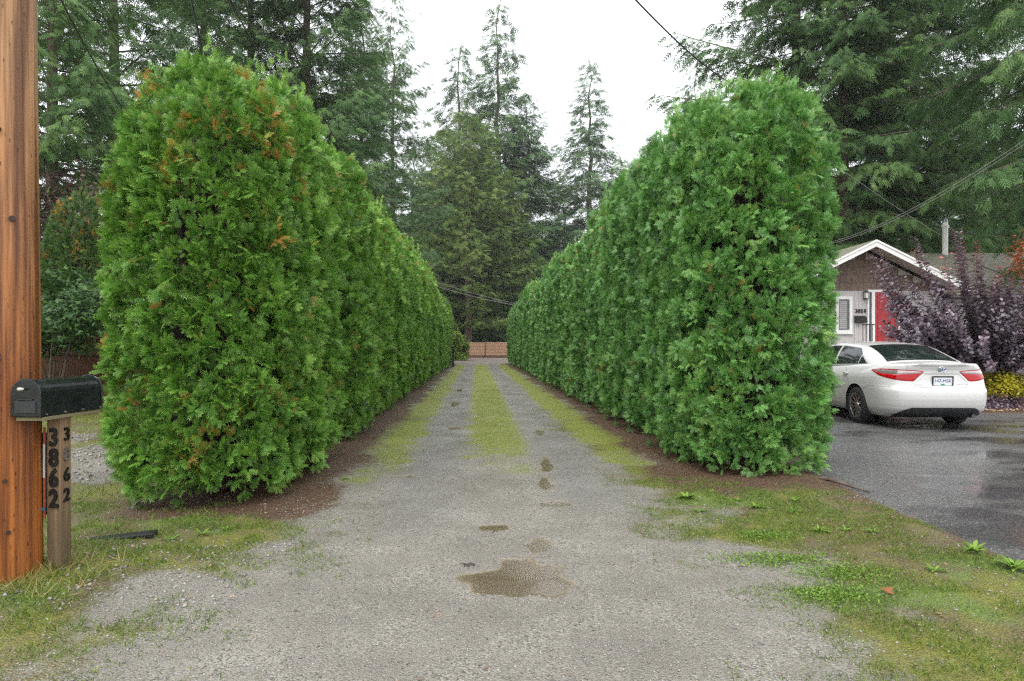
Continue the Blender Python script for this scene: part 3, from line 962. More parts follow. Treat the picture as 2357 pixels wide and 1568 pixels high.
MB().box(-0.06, -0.0485, -0.0545, -0.0525, 0.60, 0.80).build('flag_patch', plain('white_patch', (0.62, 0.60, 0.56), 0.5), post)
MB().box(-0.086, -0.049, -0.0565, -0.055, 0.405, 0.425).build('flag_tab', plain('blue_tab', (0.03, 0.17, 0.30), 0.5), post)
for k, d in enumerate('3862'):
    z = 0.835 - 0.121 * k
    me = text_mesh(d, 0.148, 0.005, bold=0.0045)
    o = obj('numeral', me, M_IRON, post, (0.004, -0.0565, z), (R(90), 0, R(0)))
    o.scale = (0.74, 1, 1)
    me = text_mesh(d, 0.11, 0.004, bold=0.0022)
    o = obj('numeral', me, M_STEEL if d == '8' else M_IRON, post, (0.0445, 0.0, z + 0.013), (R(90), 0, R(90)))
tag(post, 'weathered square timber post carrying house numerals 3862 under the black mailbox', 'post')

mbx = empty('roadside_mailbox', (-2.712, 3.83, 0.980), R(-3))
W2, LH, LY = 0.085, 0.125, 0.243
prof = [(-W2, 0.0), (-W2, LH)] + [(-W2 * math.cos(math.pi * k / 14), LH + W2 * math.sin(math.pi * k / 14)) for k in range(1, 14)] + [(W2, LH), (W2, 0.0)]
n_ = len(prof)
V = [(x, -LY, z) for x, z in prof] + [(x, LY, z) for x, z in prof]
F = [(i, i + 1, n_ + i + 1, n_ + i) for i in range(n_ - 1)] + [tuple(range(n_, 2 * n_)), tuple(range(n_ - 1, -1, -1)), (0, n_, 2 * n_ - 1, n_ - 1)]
o = obj('body', mesh('body', V, F, smooth=False), M_MBLACK, mbx)
o.modifiers.new('bevel', 'BEVEL').width = 0.004
o.modifiers['bevel'].limit_method = 'ANGLE'
k_ = 1.045
mb = MB()
mb.prism([(x * k_, -LY - 0.012, 0.002 + z * 1.02) for x, z in prof], (0, 0.030, 0))
door = mb.build('door', M_MBLACK, mbx, bevel=0.003)
MB().box(-0.062, 0.062, -LY - 0.0165, -LY - 0.0125, 0.022, 0.092).build('door_panel', plain('matt_black_plate', (0.018, 0.020, 0.022), 0.45), door, bevel=0.002)
MB().box(-0.045, 0.045, -LY - 0.021, -LY - 0.013, 0.094, 0.103).build('door_lip', M_MBLACK, door, bevel=0.002)
mb = MB()
mb.tube([(-0.022, -LY - 0.012, 0.158), (-0.022, -LY - 0.03, 0.158), (0.006, -LY - 0.034, 0.160)], [0.007, 0.011, 0.006], 8)
mb.build('latch_knob', M_CREAM, door, smooth=True)
rim = MB()
rim.tube([(x * 1.05, LY - 0.004, z * 1.02) for x, z in prof], 0.004, 5, False)
rim.build('rear_rim', M_MBLACK, mbx)
for yy in (-0.21, -0.07, 0.075, 0.225):
    MB().tube([(W2 + 0.001, yy, 0.013), (W2 + 0.006, yy, 0.013)], 0.0065, 8).build('bolt', M_BOLT, mbx)
mb = MB()
mb.tube([(-0.01, -LY + 0.045, -0.03), (-0.012, -LY + 0.045, -0.075)], [0.006, 0.009], 8)
tag(mbx, 'black dome-topped metal mailbox on the numbered roadside post', 'mailbox')

stk = empty('black_plank', (-2.80, 4.55, 0.0), R(12))
MB().box(-0.20, 0.24, -0.06, 0.05, -0.02, 0.03, Matrix.Rotation(R(-4), 4, 'Y')).build('plank', plain('black_plastic', (0.012, 0.012, 0.012), 0.45), stk, bevel=0.006)
tag(stk, 'flat black plank lying in the grass behind the mailbox post', 'plank')

# ------------------------------------------------------------------ fence and planting at the far side of the pole
M_FENCE = bark_mat('fence_cedar_brown', (0.035, 0.016, 0.009), (0.11, 0.05, 0.028), 26, 2.0)
fence = empty('board_fence', (-12.2, 13.9, 0))
tag(fence, 'dark brown board fence with lattice top behind the black mailbox', 'fence')
x = 0.0
b_me = None
while x < 6.2:
    mb = MB()
    mb.box(0, 0.136, -0.010, 0.010, 0.06, 1.18)
    if b_me is None:
        b_me = mesh('board', mb.v, mb.f)
    obj('board', b_me, M_FENCE, fence, (x, rr.uniform(-0.003, 0.003), 0))
    x += 0.141
for x in (0, 2.07, 4.14, 6.2):
    MB().box(x - 0.05, x + 0.05, 0.012, 0.11, -0.1, 1.62).build('post', M_FENCE, fence, bevel=0.004)
for z0, z1 in ((1.182, 1.245), (1.53, 1.58)):
    MB().box(-0.05, 6.3, -0.030, 0.0115, z0, z1).build('rail', M_FENCE, fence, bevel=0.004)
lm1 = MB()
lm1.box(-0.014, 0.014, -0.004, 0.002, -0.19, 0.19, Matrix.Rotation(R(45), 4, 'Y'))
lm2 = MB()
lm2.box(-0.014, 0.014, 0.003, 0.009, -0.19, 0.19, Matrix.Rotation(R(-45), 4, 'Y'))
m1, m2 = mesh('lattice_strip', lm1.v, lm1.f), mesh('lattice_strip', lm2.v, lm2.f)
for k in range(56):
    obj('lattice_strip', m1, M_FENCE, fence, (0.14 + 0.108 * k, 0, 1.388))
    obj('lattice_strip', m2, M_FENCE, fence, (0.14 + 0.108 * k, 0, 1.388))


def leafy(name, center, rad, nleaf, size, tmpl, mat, seed, flat=0.4, stems=None, stem_mat=None, hollow=0.5, tint_z=0.0, clump=40, cat='shrub', label='', group=None, up=0.2, low=None):
    """a broad-leaved plant: leaf clumps through a lumpy volume, with stems from its foot"""
    r = np.random.default_rng(seed)
    rad = np.array(rad, float)
    d = unit(r.normal(size=(clump, 3)))
    cc = d * (hollow + (1 - hollow) * r.random((clump, 1)) ** 0.5) * 0.86
    per = nleaf // clump
    P = (cc[:, None, :] + r.normal(size=(clump, per, 3)) * 0.17) * rad
    Nn = unit(np.repeat(d[:, None, :], per, 1) * 0.5 + r.normal(size=(clump, per, 3)) * flat + np.array([0, 0, 0.7]))
    A = unit(np.cross(Nn, r.normal(size=(clump, per, 3))) + np.array([0, 0, -0.15 + up * 0.5]) + np.repeat(d[:, None, :], per, 1) * 0.4)
    ct = r.random(clump)
    ti = np.clip(0.1 + 0.4 * ct[:, None] + 0.45 * r.random((clump, per)) + tint_z * P[:, :, 2] / rad[2], 0, 1)
    P, A, Nn = P.reshape(-1, 3), A.reshape(-1, 3), Nn.reshape(-1, 3)
    c = Vector(center)
    z0 = c.z
    if low is not None:
        P[:, 2] = np.maximum(P[:, 2], low - z0)
    S = size * (0.65 + 0.7 * r.random(len(P)))
    V, F, tt, al = scatter(tmpl[0], tmpl[1], P, A, Nn, S, ti.ravel())
    gzv = gz(c.x, c.y)
    root = empty(name, (c.x, c.y, gzv))
    obj('crown', mesh('crown', V + np.array([0, 0, z0 - gzv]), F, {'tint': tt, 'along': al, 'dead': np.zeros(len(tt))}), mat, root)
    mb = MB()
    for k in range(stems or 7):
        q = cc[k % clump] * rad * 0.85
        tip = Vector((q[0], q[1], q[2] + z0 - gzv))
        b = Vector((r.normal() * 0.04, r.normal() * 0.04, -0.1))
        mid_ = b.lerp(tip, 0.5) + Vector((0, 0, 0.12 * rad[2]))
        mb.tube([b, b.lerp(mid_, 0.5) + Vector((0, 0, 0.05)), mid_, tip], [0.035, 0.028, 0.018, 0.006], 6)
    mb.build('stems', stem_mat or M_BARK, root, smooth=True)
    return tag(root, label, cat, group)


M_MAPLE_RED = leaf_mat('maple_purple', [(0.0, (0.02, 0.012, 0.012)), (0.5, (0.075, 0.04, 0.036)), (1.0, (0.20, 0.12, 0.10))], trans=0.25)
M_MAPLE_OR = leaf_mat('maple_orange', [(0.0, (0.16, 0.03, 0.012)), (0.5, (0.38, 0.09, 0.03)), (1.0, (0.5, 0.20, 0.06))], trans=0.35)
M_SHRUB = leaf_mat('shrub_green', [(0.0, (0.015, 0.045, 0.012)), (0.5, (0.045, 0.11, 0.025)), (1.0, (0.12, 0.20, 0.04))], trans=0.25)
M_GOLD = leaf_mat('shrub_gold', [(0.0, (0.10, 0.13, 0.01)), (0.4, (0.42, 0.38, 0.02)), (1.0, (0.72, 0.60, 0.05))], trans=0.25)
M_LIME = leaf_mat('shrub_lime', [(0.0, (0.05, 0.10, 0.012)), (0.5, (0.17, 0.28, 0.03)), (1.0, (0.30, 0.40, 0.06))], trans=0.3)

leafy('purple_maple', at(140, 600, 17.2), (2.4, 1.4, 2.3), 9000, 0.13, (LOBE, LOBE_F), M_MAPLE_RED, 3, label='dark purple lace-leaved maple in the shade above the board fence', cat='tree', hollow=0.3, clump=60)
leafy('broadleaf_shrub', at(120, 720, 12.6), (1.6, 0.8, 0.9), 5000, 0.12, (LOBE, LOBE_F), M_SHRUB, 4, label='dark green shrub hanging over the lattice of the board fence', cat='shrub', hollow=0.3, clump=50)
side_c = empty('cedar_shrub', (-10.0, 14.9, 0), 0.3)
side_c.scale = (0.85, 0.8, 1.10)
M_CEDAR_SHADED = leaf_mat('cedar_shaded_green', [(0.0, (0.014, 0.040, 0.008)), (0.5, (0.055, 0.13, 0.02)), (1.0, (0.15, 0.22, 0.035))], trans=0.2)  # the shade this cedar stands in is put into its darker leaf colour
obj('foliage', CED[4][0], M_CEDAR_SHADED, side_c)
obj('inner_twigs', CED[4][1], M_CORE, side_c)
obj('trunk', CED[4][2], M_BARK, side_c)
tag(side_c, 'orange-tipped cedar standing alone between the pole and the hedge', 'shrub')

# ------------------------------------------------------------------ end of the drive: gate, bushes
M_SLAT = bark_mat('gate_cedar', (0.28, 0.15, 0.09), (0.56, 0.35, 0.23), 4, 40)
M_GPOST = plain('gate_post_brown', (0.10, 0.055, 0.035), 0.7)
gate = empty('slat_fence', (-6.1, 74, 0))
tag(gate, 'reddish horizontal-slat fence panels across the end of the drive', 'fence')
for x0, x1, pname in ((0.0, 2.9, 'panel'), (3.0, 5.9, 'panel'), (6.0, 8.9, 'panel')):
    for k in range(9):
        MB().box(x0 + 0.06, x1 + 0.04, -0.02 - 0.004 * (k % 2), 0.02, 0.30 + 0.17 * k, 0.30 + 0.17 * k + rr.uniform(0.135, 0.15)).build('slat', M_SLAT, gate)
    MB().box(x0 - 0.05, x0 + 0.055, -0.05, 0.05, -0.1, 1.9).build('post', M_GPOST, gate)
    MB().box(x0 + 0.06, x1 - 0.06, -0.018, 0.018, 0.03, 0.28).build('kick_board', M_GPOST, gate)
MB().box(8.85, 8.95, -0.05, 0.05, -0.1, 1.9).build('post', M_GPOST, gate)
leafy('lime_shrub', at(1052, 800, 60), (1.1, 1.2, 1.5), 3000, 0.22, (OVAL, OVAL_F), M_LIME, 9, label='lime-green bush beside the far end of the yellowish hedge', low=0.05)
leafy('broadleaf_shrub', at(1110, 742, 84), (3.2, 2.0, 2.6), 5000, 0.35, (OVAL, OVAL_F), M_SHRUB, 10, label='dark rounded shrub behind the slat fence', hollow=0.2, low=0.05)
leafy('broadleaf_shrub', at(1062, 748, 82), (2.2, 2.0, 3.0), 4000, 0.35, (OVAL, OVAL_F), M_SHRUB, 11, label='tall dark shrub behind the lime-green bush', hollow=0.2, low=0.05)
bp = at(1043, 846, 41)
mk = empty('marker_post', (bp.x, 41, 0))
MB().box(-0.055, 0.055, -0.055, 0.055, -0.1, 1.28).build('post', plain('black_post', (0.012, 0.012, 0.012), 0.5), mk, bevel=0.01)
MB().box(-0.07, 0.07, -0.07, 0.07, 1.281, 1.31).build('cap', plain('black_cap', (0.02, 0.02, 0.02), 0.4), mk, bevel=0.01)
tag(mk, 'short black post at the far foot of the yellowish hedge', 'post')

# undergrowth closing the foot of the wood
r = np.random.default_rng(77)
n = 14000
ux = r.uniform(-75, 75, n)
uy = 62 + 40 * r.random(n)
lumpn = fbm(ux * 0.22, uy * 0.22, seed=71, oct=3)
uz = r.random(n) ** 0.8 * (1.0 + 6.5 * np.clip(lumpn - 0.3, 0, 1))
keep = ~((np.abs(ux + 2.5) < 9) & (uy < 79))
P = np.column_stack([ux, uy, uz])[keep]
V, F, ti, al = scatter(OVAL, OVAL_F, P, r.normal(size=P.shape), r.normal(size=P.shape) + np.array([0, -0.6, 0.8]), 0.5 + 0.5 * r.random(len(P)), r.random(len(P)))
o = obj('undergrowth', mesh('undergrowth', V, F, {'tint': ti, 'along': al, 'dead': ti * 0}), M_SHRUB)
o['kind'] = 'stuff'
tag(o, 'dark leafy undergrowth at the foot of the wood', 'undergrowth')

# ------------------------------------------------------------------ the house
M_WALL = plain('siding_grey', (0.50, 0.47, 0.46), 0.6, scale=2.5, var=0.06)
M_BATTEN = plain('batten_grey', (0.53, 0.50, 0.49), 0.6, scale=2.5, var=0.06)
M_SHAKE = plain('shake_brown', (0.165, 0.115, 0.085), 0.7, scale=9, var=0.3)
M_TRIM = plain('trim_white', (0.78, 0.77, 0.74), 0.45, var=0.05)
M_SOFFIT = plain('soffit_grey', (0.55, 0.53, 0.50), 0.6, var=0.05)
M_RED = plain('door_red', (0.34, 0.011, 0.015), 0.35, var=0.1)
M_BLACK = plain('black_metal', (0.012, 0.012, 0.014), 0.4)
M_CONC = plain('concrete', (0.30, 0.29, 0.27), 0.8)
t = NT('window_glass')
M_GLASS = t.pbr(t.ramp(t.noise(3, 2), [(0.3, (0.02, 0.028, 0.03)), (0.7, (0.04, 0.05, 0.05))]), 0.03, 0.8)
t = NT('roof_shingle')
p = t.pos()
br = t.n('ShaderNodeTexBrick', {'Vector': t.n('ShaderNodeMapping', {'Vector': p, 'Scale': (1, 1, 1)}), 'Scale': 1.0, 'Mortar Size': 0.012, 'Brick Width': 0.30, 'Row Height': 0.145, 'Color1': (0.20, 0.20, 0.155, 1), 'Color2': (0.29, 0.285, 0.225, 1), 'Mortar': (0.06, 0.06, 0.048, 1)}, offset=0.5)
col = t.mix(0.6, br, t.ramp(t.noise(9, 5), [(0.3, (0.55, 0.56, 0.48)), (0.7, (1.1, 1.1, 1.0))]), 'MULTIPLY')
M_ROOF = t.pbr(col, 0.75, 0.3, t.bump(br, 0.5, 0.01))
house = empty('house', (0, 0, 0))
HX, HW = 13.12, 3.05                 # gable centre, half width of the gabled front
YW = 24.0
SL = 0.494
EZ = 3.50
# front wall and the long wing to the right
wall = MB()
wall.box(HX - HW, HX + HW, YW, YW + 8, 0.0, EZ)
wall.prism([(HX - HW, YW, EZ), (HX + HW, YW, EZ), (HX, YW, EZ + HW * SL)], (0, 8, 0))
wall.build('wall', M_WALL, house)
MB().box(HX + HW, HX + 15, YW + 0.6, YW + 8, 0.0, 3.2).build('wall', M_WALL, house)
x = HX - HW + 0.1
bm_ = MB()
bm_.box(-0.018, 0.018, -0.02, -0.001, 0.0, 3.42)
b_me = mesh('batten', bm_.v, bm_.f)
while x < HX + HW:
    if not (11.55 < x < 12.82 or 13.36 < x < 14.62):
        obj('batten', b_me, M_BATTEN, house, (x, YW, 0))
    x += 0.152
# shakes of the gable, course by course
zc = EZ - 0.02
course = 0
while zc < EZ + HW * SL - 0.1:
    zt = min(zc + 0.29, EZ + HW * SL - 0.02)
    x = HX - HW - 0.1 + (course % 2) * 0.09
    while x < HX + HW:
        w = rr.uniform(0.13, 0.24)
        lim = (EZ + HW * SL - zt) / SL
        a_, b_ = max(x, HX - lim - 0.05), min(x + w - 0.008, HX + lim + 0.05)
        if b_ - a_ > 0.04:
            MB().box(a_, b_, YW - 0.036 - 0.004 * rr.random(), YW - 0.003, zc - 0.01, zt - 0.018).build('shake', M_SHAKE, house)
        x += w
    zc += 0.29
    course += 1
# roof of the gable: two slabs with white barge boards and soffit
OV = 1.0
for sg in (-1, 1):
    e_x, e_z = HX + sg * (HW + 0.35), EZ + HW * SL + 0.16 - (HW + 0.35) * SL
    pz = EZ + HW * SL + 0.16
    d = Vector((0, 9.2, 0))
    roof = MB().prism([(HX, YW - OV, pz), (e_x, YW - OV, e_z), (e_x, YW - OV, e_z + 0.05), (HX, YW - OV, pz + 0.05)], d).build('roof_slope', M_ROOF, house)
    MB().prism([(HX, YW - OV + 0.03, pz - 0.004), (e_x, YW - OV + 0.03, e_z - 0.004), (e_x, YW - OV + 0.03, e_z - 0.05), (HX, YW - OV + 0.03, pz - 0.05)], (0, OV - 0.07, 0)).build('soffit', M_SOFFIT, house)
    MB().prism([(HX, YW - OV - 0.03, pz + 0.03), (e_x, YW - OV - 0.03, e_z + 0.03), (e_x, YW - OV - 0.03, e_z - 0.20), (HX, YW - OV - 0.03, pz - 0.20)], (0, 0.027, 0)).build('barge_board', M_TRIM, house)
    MB().prism([(HX, YW - OV - 0.055, pz + 0.045), (e_x, YW - OV - 0.055, e_z + 0.045), (e_x, YW - OV - 0.055, e_z - 0.03), (HX, YW - OV - 0.055, pz - 0.03)], (0, 0.022, 0)).build('barge_trim', M_TRIM, house)
# long main roof behind
rf = MB()
rf.add([(HX - 3.2, YW + 0.2, 3.32), (HX + 15.5, YW + 0.2, 3.32), (HX + 15.5, YW + 4.4, 5.50), (HX - 3.2, YW + 4.4, 5.50),
        (HX - 3.2, YW + 8.6, 3.32), (HX + 15.5, YW + 8.6, 3.32)], [(0, 1, 2, 3), (3, 2, 5, 4), (0, 3, 4), (1, 5, 2)])
mr = rf.build('main_roof', M_ROOF, house)
MB().box(HX + 3.5, HX + 15.5, YW + 0.12, YW + 0.2, 3.22, 3.32).build('gutter', plain('gutter_grey', (0.16, 0.15, 0.13), 0.5), house)
hip = MB()
hip.add([(HX + 9.0, YW + 0.18, 3.4), (HX + 16.5, YW - 0.5, 3.4), (HX + 16.5, YW + 3.6, 5.78), (HX + 8.8, YW + 4.35, 5.53)], [(0, 1, 2, 3)])
hip.build('roof_slope', M_ROOF, house)
fl_ = MB()
fl_.tube([(0, 0, 0), (0, 0, 1.55)], 0.115, 16)
flue = fl_.build('chimney_pipe', M_TRIM, house, smooth=False, loc=(19.2, YW + 4.3, 5.3))
MB().tube([(0, 0, 1.34), (0, 0, 1.42)], 0.15, 16).build('collar', M_TRIM, flue)
MB().tube([(0, 0, 1.551), (0, 0, 1.68), (0, 0, 1.76)], [0.11, 0.10, 0.03], 12).build('cap', plain('galvanised', (0.25, 0.26, 0.27), 0.4, 0.7), flue)
# window with slatted blind
wx0, wx1, wz0, wz1 = 11.62, 12.78, 1.87, 3.24
win = empty('window', (0, YW, 0))
win.parent = house
for a_ in ((wx0, wx1, wz0, wz0 + 0.11), (wx0, wx1, wz1 - 0.11, wz1)):
    MB().box(a_[0], a_[1], -0.05, -0.0015, a_[2], a_[3]).build('frame', M_TRIM, win)
for xa in (wx0, wx1 - 0.11, (wx0 + wx1) / 2 - 0.05):
    MB().box(xa, xa + 0.11, -0.048, -0.0015, wz0 + 0.11, wz1 - 0.11).build('frame', M_TRIM, win)
MB().box(wx0 + 0.11, wx1 - 0.11, -0.018, -0.0105, wz0 + 0.11, wz1 - 0.11).build('pane', M_GLASS, win)
for k in range(14):
    for xa in (wx0 + 0.15, (wx0 + wx1) / 2 + 0.10):
        MB().box(xa, xa + 0.28, -0.026, -0.020, wz0 + 0.17 + 0.075 * k, wz0 + 0.205 + 0.075 * k).build('blind_slat', M_SOFFIT, win)
MB().box(wx0 - 0.03, wx1 + 0.03, -0.075, -0.002, wz0 - 0.05, wz0 - 0.002).build('sill', M_TRIM, win)
# door set
dr_ = empty('door', (0, YW, 0))
dr_.parent = house
MB().box(13.62, 14.50, -0.045, -0.0015, 1.40, 3.40).build('leaf', M_RED, dr_)
for (a_, b_, c_, d_) in ((13.72, 14.01, 2.75, 3.28), (14.11, 14.40, 2.75, 3.28), (13.72, 14.01, 1.55, 2.6), (14.11, 14.40, 1.55, 2.6)):
    mb = MB()
    mb.box(a_, b_, -0.060, -0.0455, c_, d_)
    mb.build('panel', M_RED, dr_, bevel=0.012)
MB().box(13.40, 13.50, -0.012, -0.0015, 1.40, 3.40).build('sidelight', M_GLASS, dr_)
for (a_, b_) in ((13.34, 13.398), (13.502, 13.618), (14.502, 14.60)):
    MB().box(a_, b_, -0.06, -0.0015, 1.38, 3.46).build('jamb', M_TRIM, dr_)
MB().box(13.34, 14.60, -0.062, -0.002, 3.402, 3.49).build('head', M_TRIM, dr_)
MB().tube([(14.40, -0.046, 2.33), (14.40, -0.10, 2.33)], 0.03, 10).build('handle', M_BOLT, dr_)
# porch with railing and steps
MB().box(12.4, 15.6, YW - 1.4, YW - 0.065, 0.0, 1.37).build('porch', M_CONC, house)
for k in range(6):
    MB().box(13.5, 14.9, YW - 1.4 - 0.28 * (k + 1), YW - 1.402 - 0.28 * k, 0.0, 1.14 - 0.2 * k).build('step', M_CONC, house)
for (xa, xb) in ((12.45, 12.86), (14.9, 15.55)):
    rl = empty('railing', (0, YW - 1.36, 0))
    rl.parent = house
    MB().box(xa, xb, -0.02, 0.02, 2.12, 2.155).build('rail', M_BLACK, rl)
    MB().box(xa, xb, -0.015, 0.015, 1.45, 1.475).build('rail', M_BLACK, rl)
    x = xa
    while x <= xb:
        MB().box(x - 0.009, x + 0.009, -0.009, 0.009, 1.37, 2.119).build('baluster', M_BLACK, rl)
        x += 0.11
for xl in (13.25, 15.10):
    lp = empty('porch_lamp', (xl, YW - 0.02, 3.28))
    lp.parent = house
    MB().box(-0.075, 0.075, -0.17, 0.0, 0.10, 0.14).build('cap', M_BLACK, lp)
    MB().box(-0.055, 0.055, -0.14, -0.03, -0.11, 0.098).build('glass', plain('lamp_glass', (0.66, 0.64, 0.60), 0.2), lp)
    for dx in (-0.065, 0.057):
        for dy in (-0.155, -0.025):
            MB().box(dx, dx + 0.012, dy, dy + 0.012, -0.13, 0.099).build('bar', M_BLACK, lp)
    MB().box(-0.07, 0.07, -0.16, -0.01, -0.145, -0.131).build('base', M_BLACK, lp)
for k, d in enumerate('3858'):
    obj('numeral', text_mesh(d, 0.2, 0.008, bold=0.004), M_IRON, house, (12.93 + 0.108 * k, YW - 0.03, 2.69), (R(90), 0, 0))
tag(house, 'single-storey house with white-trimmed gable, red door and numerals 3858', 'house')
wm = empty('wall_mailbox', (13.06, YW - 0.022, 2.24))
mb = MB()
mb.prism([(-0.2, 0, 0), (-0.2, -0.13, 0.02), (-0.2, -0.14, 0.17), (-0.2, 0, 0.26)], (0.4, 0, 0))
mb.build('body', M_BLACK, wm, bevel=0.006)
mb = MB()
mb.prism([(-0.21, -0.001, 0.275), (-0.21, -0.155, 0.178), (-0.21, -0.155, 0.165), (-0.21, -0.001, 0.262)], (0.42, 0, 0))
mb.build('lid', M_BLACK, wm)
tag(wm, 'black wall mailbox under the house numerals beside the red door', 'mailbox')

# ------------------------------------------------------------------ purple smoke bush: long leafy shoots from one foot
t_sm = leaf_mat('smoke_bush_purple', [(0.0, (0.045, 0.036, 0.050)), (0.4, (0.12, 0.088, 0.12)), (0.7, (0.22, 0.135, 0.16)), (0.88, (0.30, 0.09, 0.085)), (1.0, (0.40, 0.06, 0.045))], trans=0.18, rough=0.30, spec=0.9)
r = np.random.default_rng(19)
bush_y = 14.6
foot = at(2285, 905, bush_y)
g0 = gz(foot.x, bush_y)
shoots = []
for (u, v, c, n_) in ((2003, 592, 0.55, 70), (2020, 575, 0.6, 60), (2103, 545, 0.6, 64), (2172, 590, 0.95, 40), (2195, 528, 0.6, 80), (2207, 535, 0.62, 80), (2245, 555, 0.97, 56), (2298, 612, 0.96, 70),
                      (2290, 640, 0.9, 60), (2330, 640, 0.7, 60), (2040, 700, 0.6, 70), (2352, 655, 0.75, 50), (2150, 640, 0.6, 70), (2080, 640, 0.55, 60), (2250, 640, 0.6, 60), (2375, 620, 0.8, 60)):
    shoots.append((at(u, v, bush_y + r.normal() * 0.5), c, n_))
for k in range(46):                        # the arching sheaf on the door side
    q = r.random()
    shoots.append((at(2005 + 125 * q + r.normal() * 13, 592 + 190 * q + r.normal() * 14, bush_y + r.normal() * 0.3), r.uniform(0.2, 0.75), int(r.uniform(40, 60))))
for (u, v) in ((2103, 548), (2172, 592), (2195, 530), (2208, 535), (2243, 558), (2296, 615)):
    for k in range(3):
        shoots.append((at(u + r.normal() * 9, v + 18 + r.random() * 45, bush_y + r.normal() * 0.2), r.uniform(0.45, 0.95), 70))
for k in range(250):
    u = r.uniform(2020, 2480)
    v = r.uniform(610, 845) if u > 2130 else r.uniform(665, 800)
    shoots.append((at(u, v, bush_y + r.normal() * 0.75), r.uniform(0.15, 0.62), int(r.uniform(40, 70))))
P, A, N, S, TI = [], [], [], [], []
stems = MB()
for si, (tip, c, n_) in enumerate(shoots):
    n_ = int(n_ * (2.6 if si < 16 else 1.1))
    b0 = Vector((foot.x + r.normal() * 0.15, foot.y + r.normal() * 0.15, g0 + 0.75))
    mid_ = b0.lerp(tip, 0.45) + Vector(((tip.x - b0.x) * 0.22, 0, -0.15 * (tip.z - b0.z)))
    pts = [b0 * (1 - q) ** 2 + mid_ * (2 * q * (1 - q)) + tip * (q * q) for q in np.linspace(0, 1, 9)]
    stems.tube(pts[::2], [0.012, 0.009, 0.007, 0.005, 0.003], 4, False)
    for k in range(n_):
        q = 0.30 + 0.70 * (k + r.random()) / n_
        pt = b0 * (1 - q) ** 2 + mid_ * (2 * q * (1 - q)) + tip * (q * q)
        tg = ((mid_ - b0) * (1 - q) + (tip - mid_) * q).normalized()
        az = k * 2.4 + r.normal() * 0.3
        s1 = tg.cross(Vector((0, 0, 1)) if abs(tg.z) < 0.95 else Vector((1, 0, 0))).normalized()
        s2 = tg.cross(s1)
        out = s1 * math.cos(az) + s2 * math.sin(az)
        out = (out + tg * 0.25 + Vector((0, 0, 0.12))).normalized()
        P.append(pt + out * 0.02)
        A.append(out)
        N.append(Vector((0, 0, 1)) + tg * 0.4 + Vector(r.normal(size=3)) * 0.3)
        S.append((0.105 if q < 0.93 else 0.075) * r.uniform(0.75, 1.25))
        TI.append(min(1, c * (0.25 + 0.75 * q ** 3) * 0.85 + 0.28 * r.random()))
P, A, N = (np.array([tuple(v_) for v_ in L_]) for L_ in (P, A, N))
V, F, ti, al = scatter(OVAL, OVAL_F, P, A, N, np.array(S), np.array(TI))
bush = empty('smoke_bush', (foot.x, foot.y, g0))
off = np.array([foot.x, foot.y, g0])
obj('leaves', mesh('leaves', V - off, F, {'tint': ti, 'along': al, 'dead': ti * 0}), t_sm, bush)
stems.v = [tuple(Vector(v_) - Vector(off)) for v_ in stems.v]
stems.build('stems', plain('smoke_bush_twig', (0.09, 0.035, 0.03), 0.6), bush)
tk = MB()
for k in range(4):
    tk.tube([(r.normal() * 0.03, r.normal() * 0.03, -0.1), (r.normal() * 0.05, r.normal() * 0.05, 0.4), (r.normal() * 0.16, r.normal() * 0.16, 0.85)], [0.055, 0.045, 0.03], 7)
tk.build('trunk', bark_mat('smoke_bush_bark', (0.05, 0.03, 0.022), (0.13, 0.08, 0.06)), bush, smooth=True)
tag(bush, 'large purple-leaved smoke bush with long upright shoots in front of the house', 'shrub')
leafy('gold_shrub', at(2330, 890, 14.2), (0.55, 0.4, 0.36), 3600, 0.055, (OVAL, OVAL_F), M_GOLD, 21, label='low golden-yellow shrub under the smoke bush at the picture edge', low=0.3)
leafy('gold_shrub', at(2268, 890, 15.2), (0.40, 0.35, 0.36), 2200, 0.055, (OVAL, OVAL_F), M_GOLD, 22, label='small golden-yellow shrub between the car and the smoke bush trunk', low=0.3)
leafy('low_shrub', at(2300, 932, 13.9), (0.75, 0.35, 0.20), 1500, 0.06, (OVAL, OVAL_F), t_sm, 23, label='low dark purple groundcover plant in front of the golden shrubs', low=0.05)
leafy('broadleaf_shrub', at(2200, 850, 16.6), (1.3, 0.7, 0.75), 3000, 0.09, (OVAL, OVAL_F), M_SHRUB, 24, label='dark green shrub behind the boot of the white car', low=0.3)
leafy('japanese_maple', at(2395, 590, 17.5), (0.75, 0.8, 1.0), 2400, 0.075, (LOBE, LOBE_F), M_MAPLE_OR, 25, label='orange-red maple leaning in at the edge beyond the smoke bush', cat='tree', low=0.6)

# ------------------------------------------------------------------ overhead lines
M_WIRE = plain('wire_black', (0.012, 0.012, 0.012), 0.5)
M_WIRE_G = plain('wire_grey', (0.32, 0.32, 0.31), 0.5)


def wire(pts, rad, label, mat=None, sag=0.25):
    a, b = Vector(pts[0]), Vector(pts[-1])
    P_ = []
    for k in range(25):
        q = k / 24
        P_.append(a.lerp(b, q) - Vector((0, 0, sag * 4 * q * (1 - q))))
    c = (a + b) / 2
    o = MB()
    o.tube([p_ - c for p_ in P_], rad, 6)
    w = o.build('power_line', mat or M_WIRE, None, loc=c, smooth=True)
    return tag(w, label, 'power line', 'overhead lines')


def span(u0, v0, Y0, u1, v1, Y1, rad, label, mat=None, sag=0.2, ext=0.25):
    a, b = at(u0, v0, Y0), at(u1, v1, Y1)
    d = b - a
    wire([a - d * ext, b + d * ext * 0.6], rad, label, mat, sag)


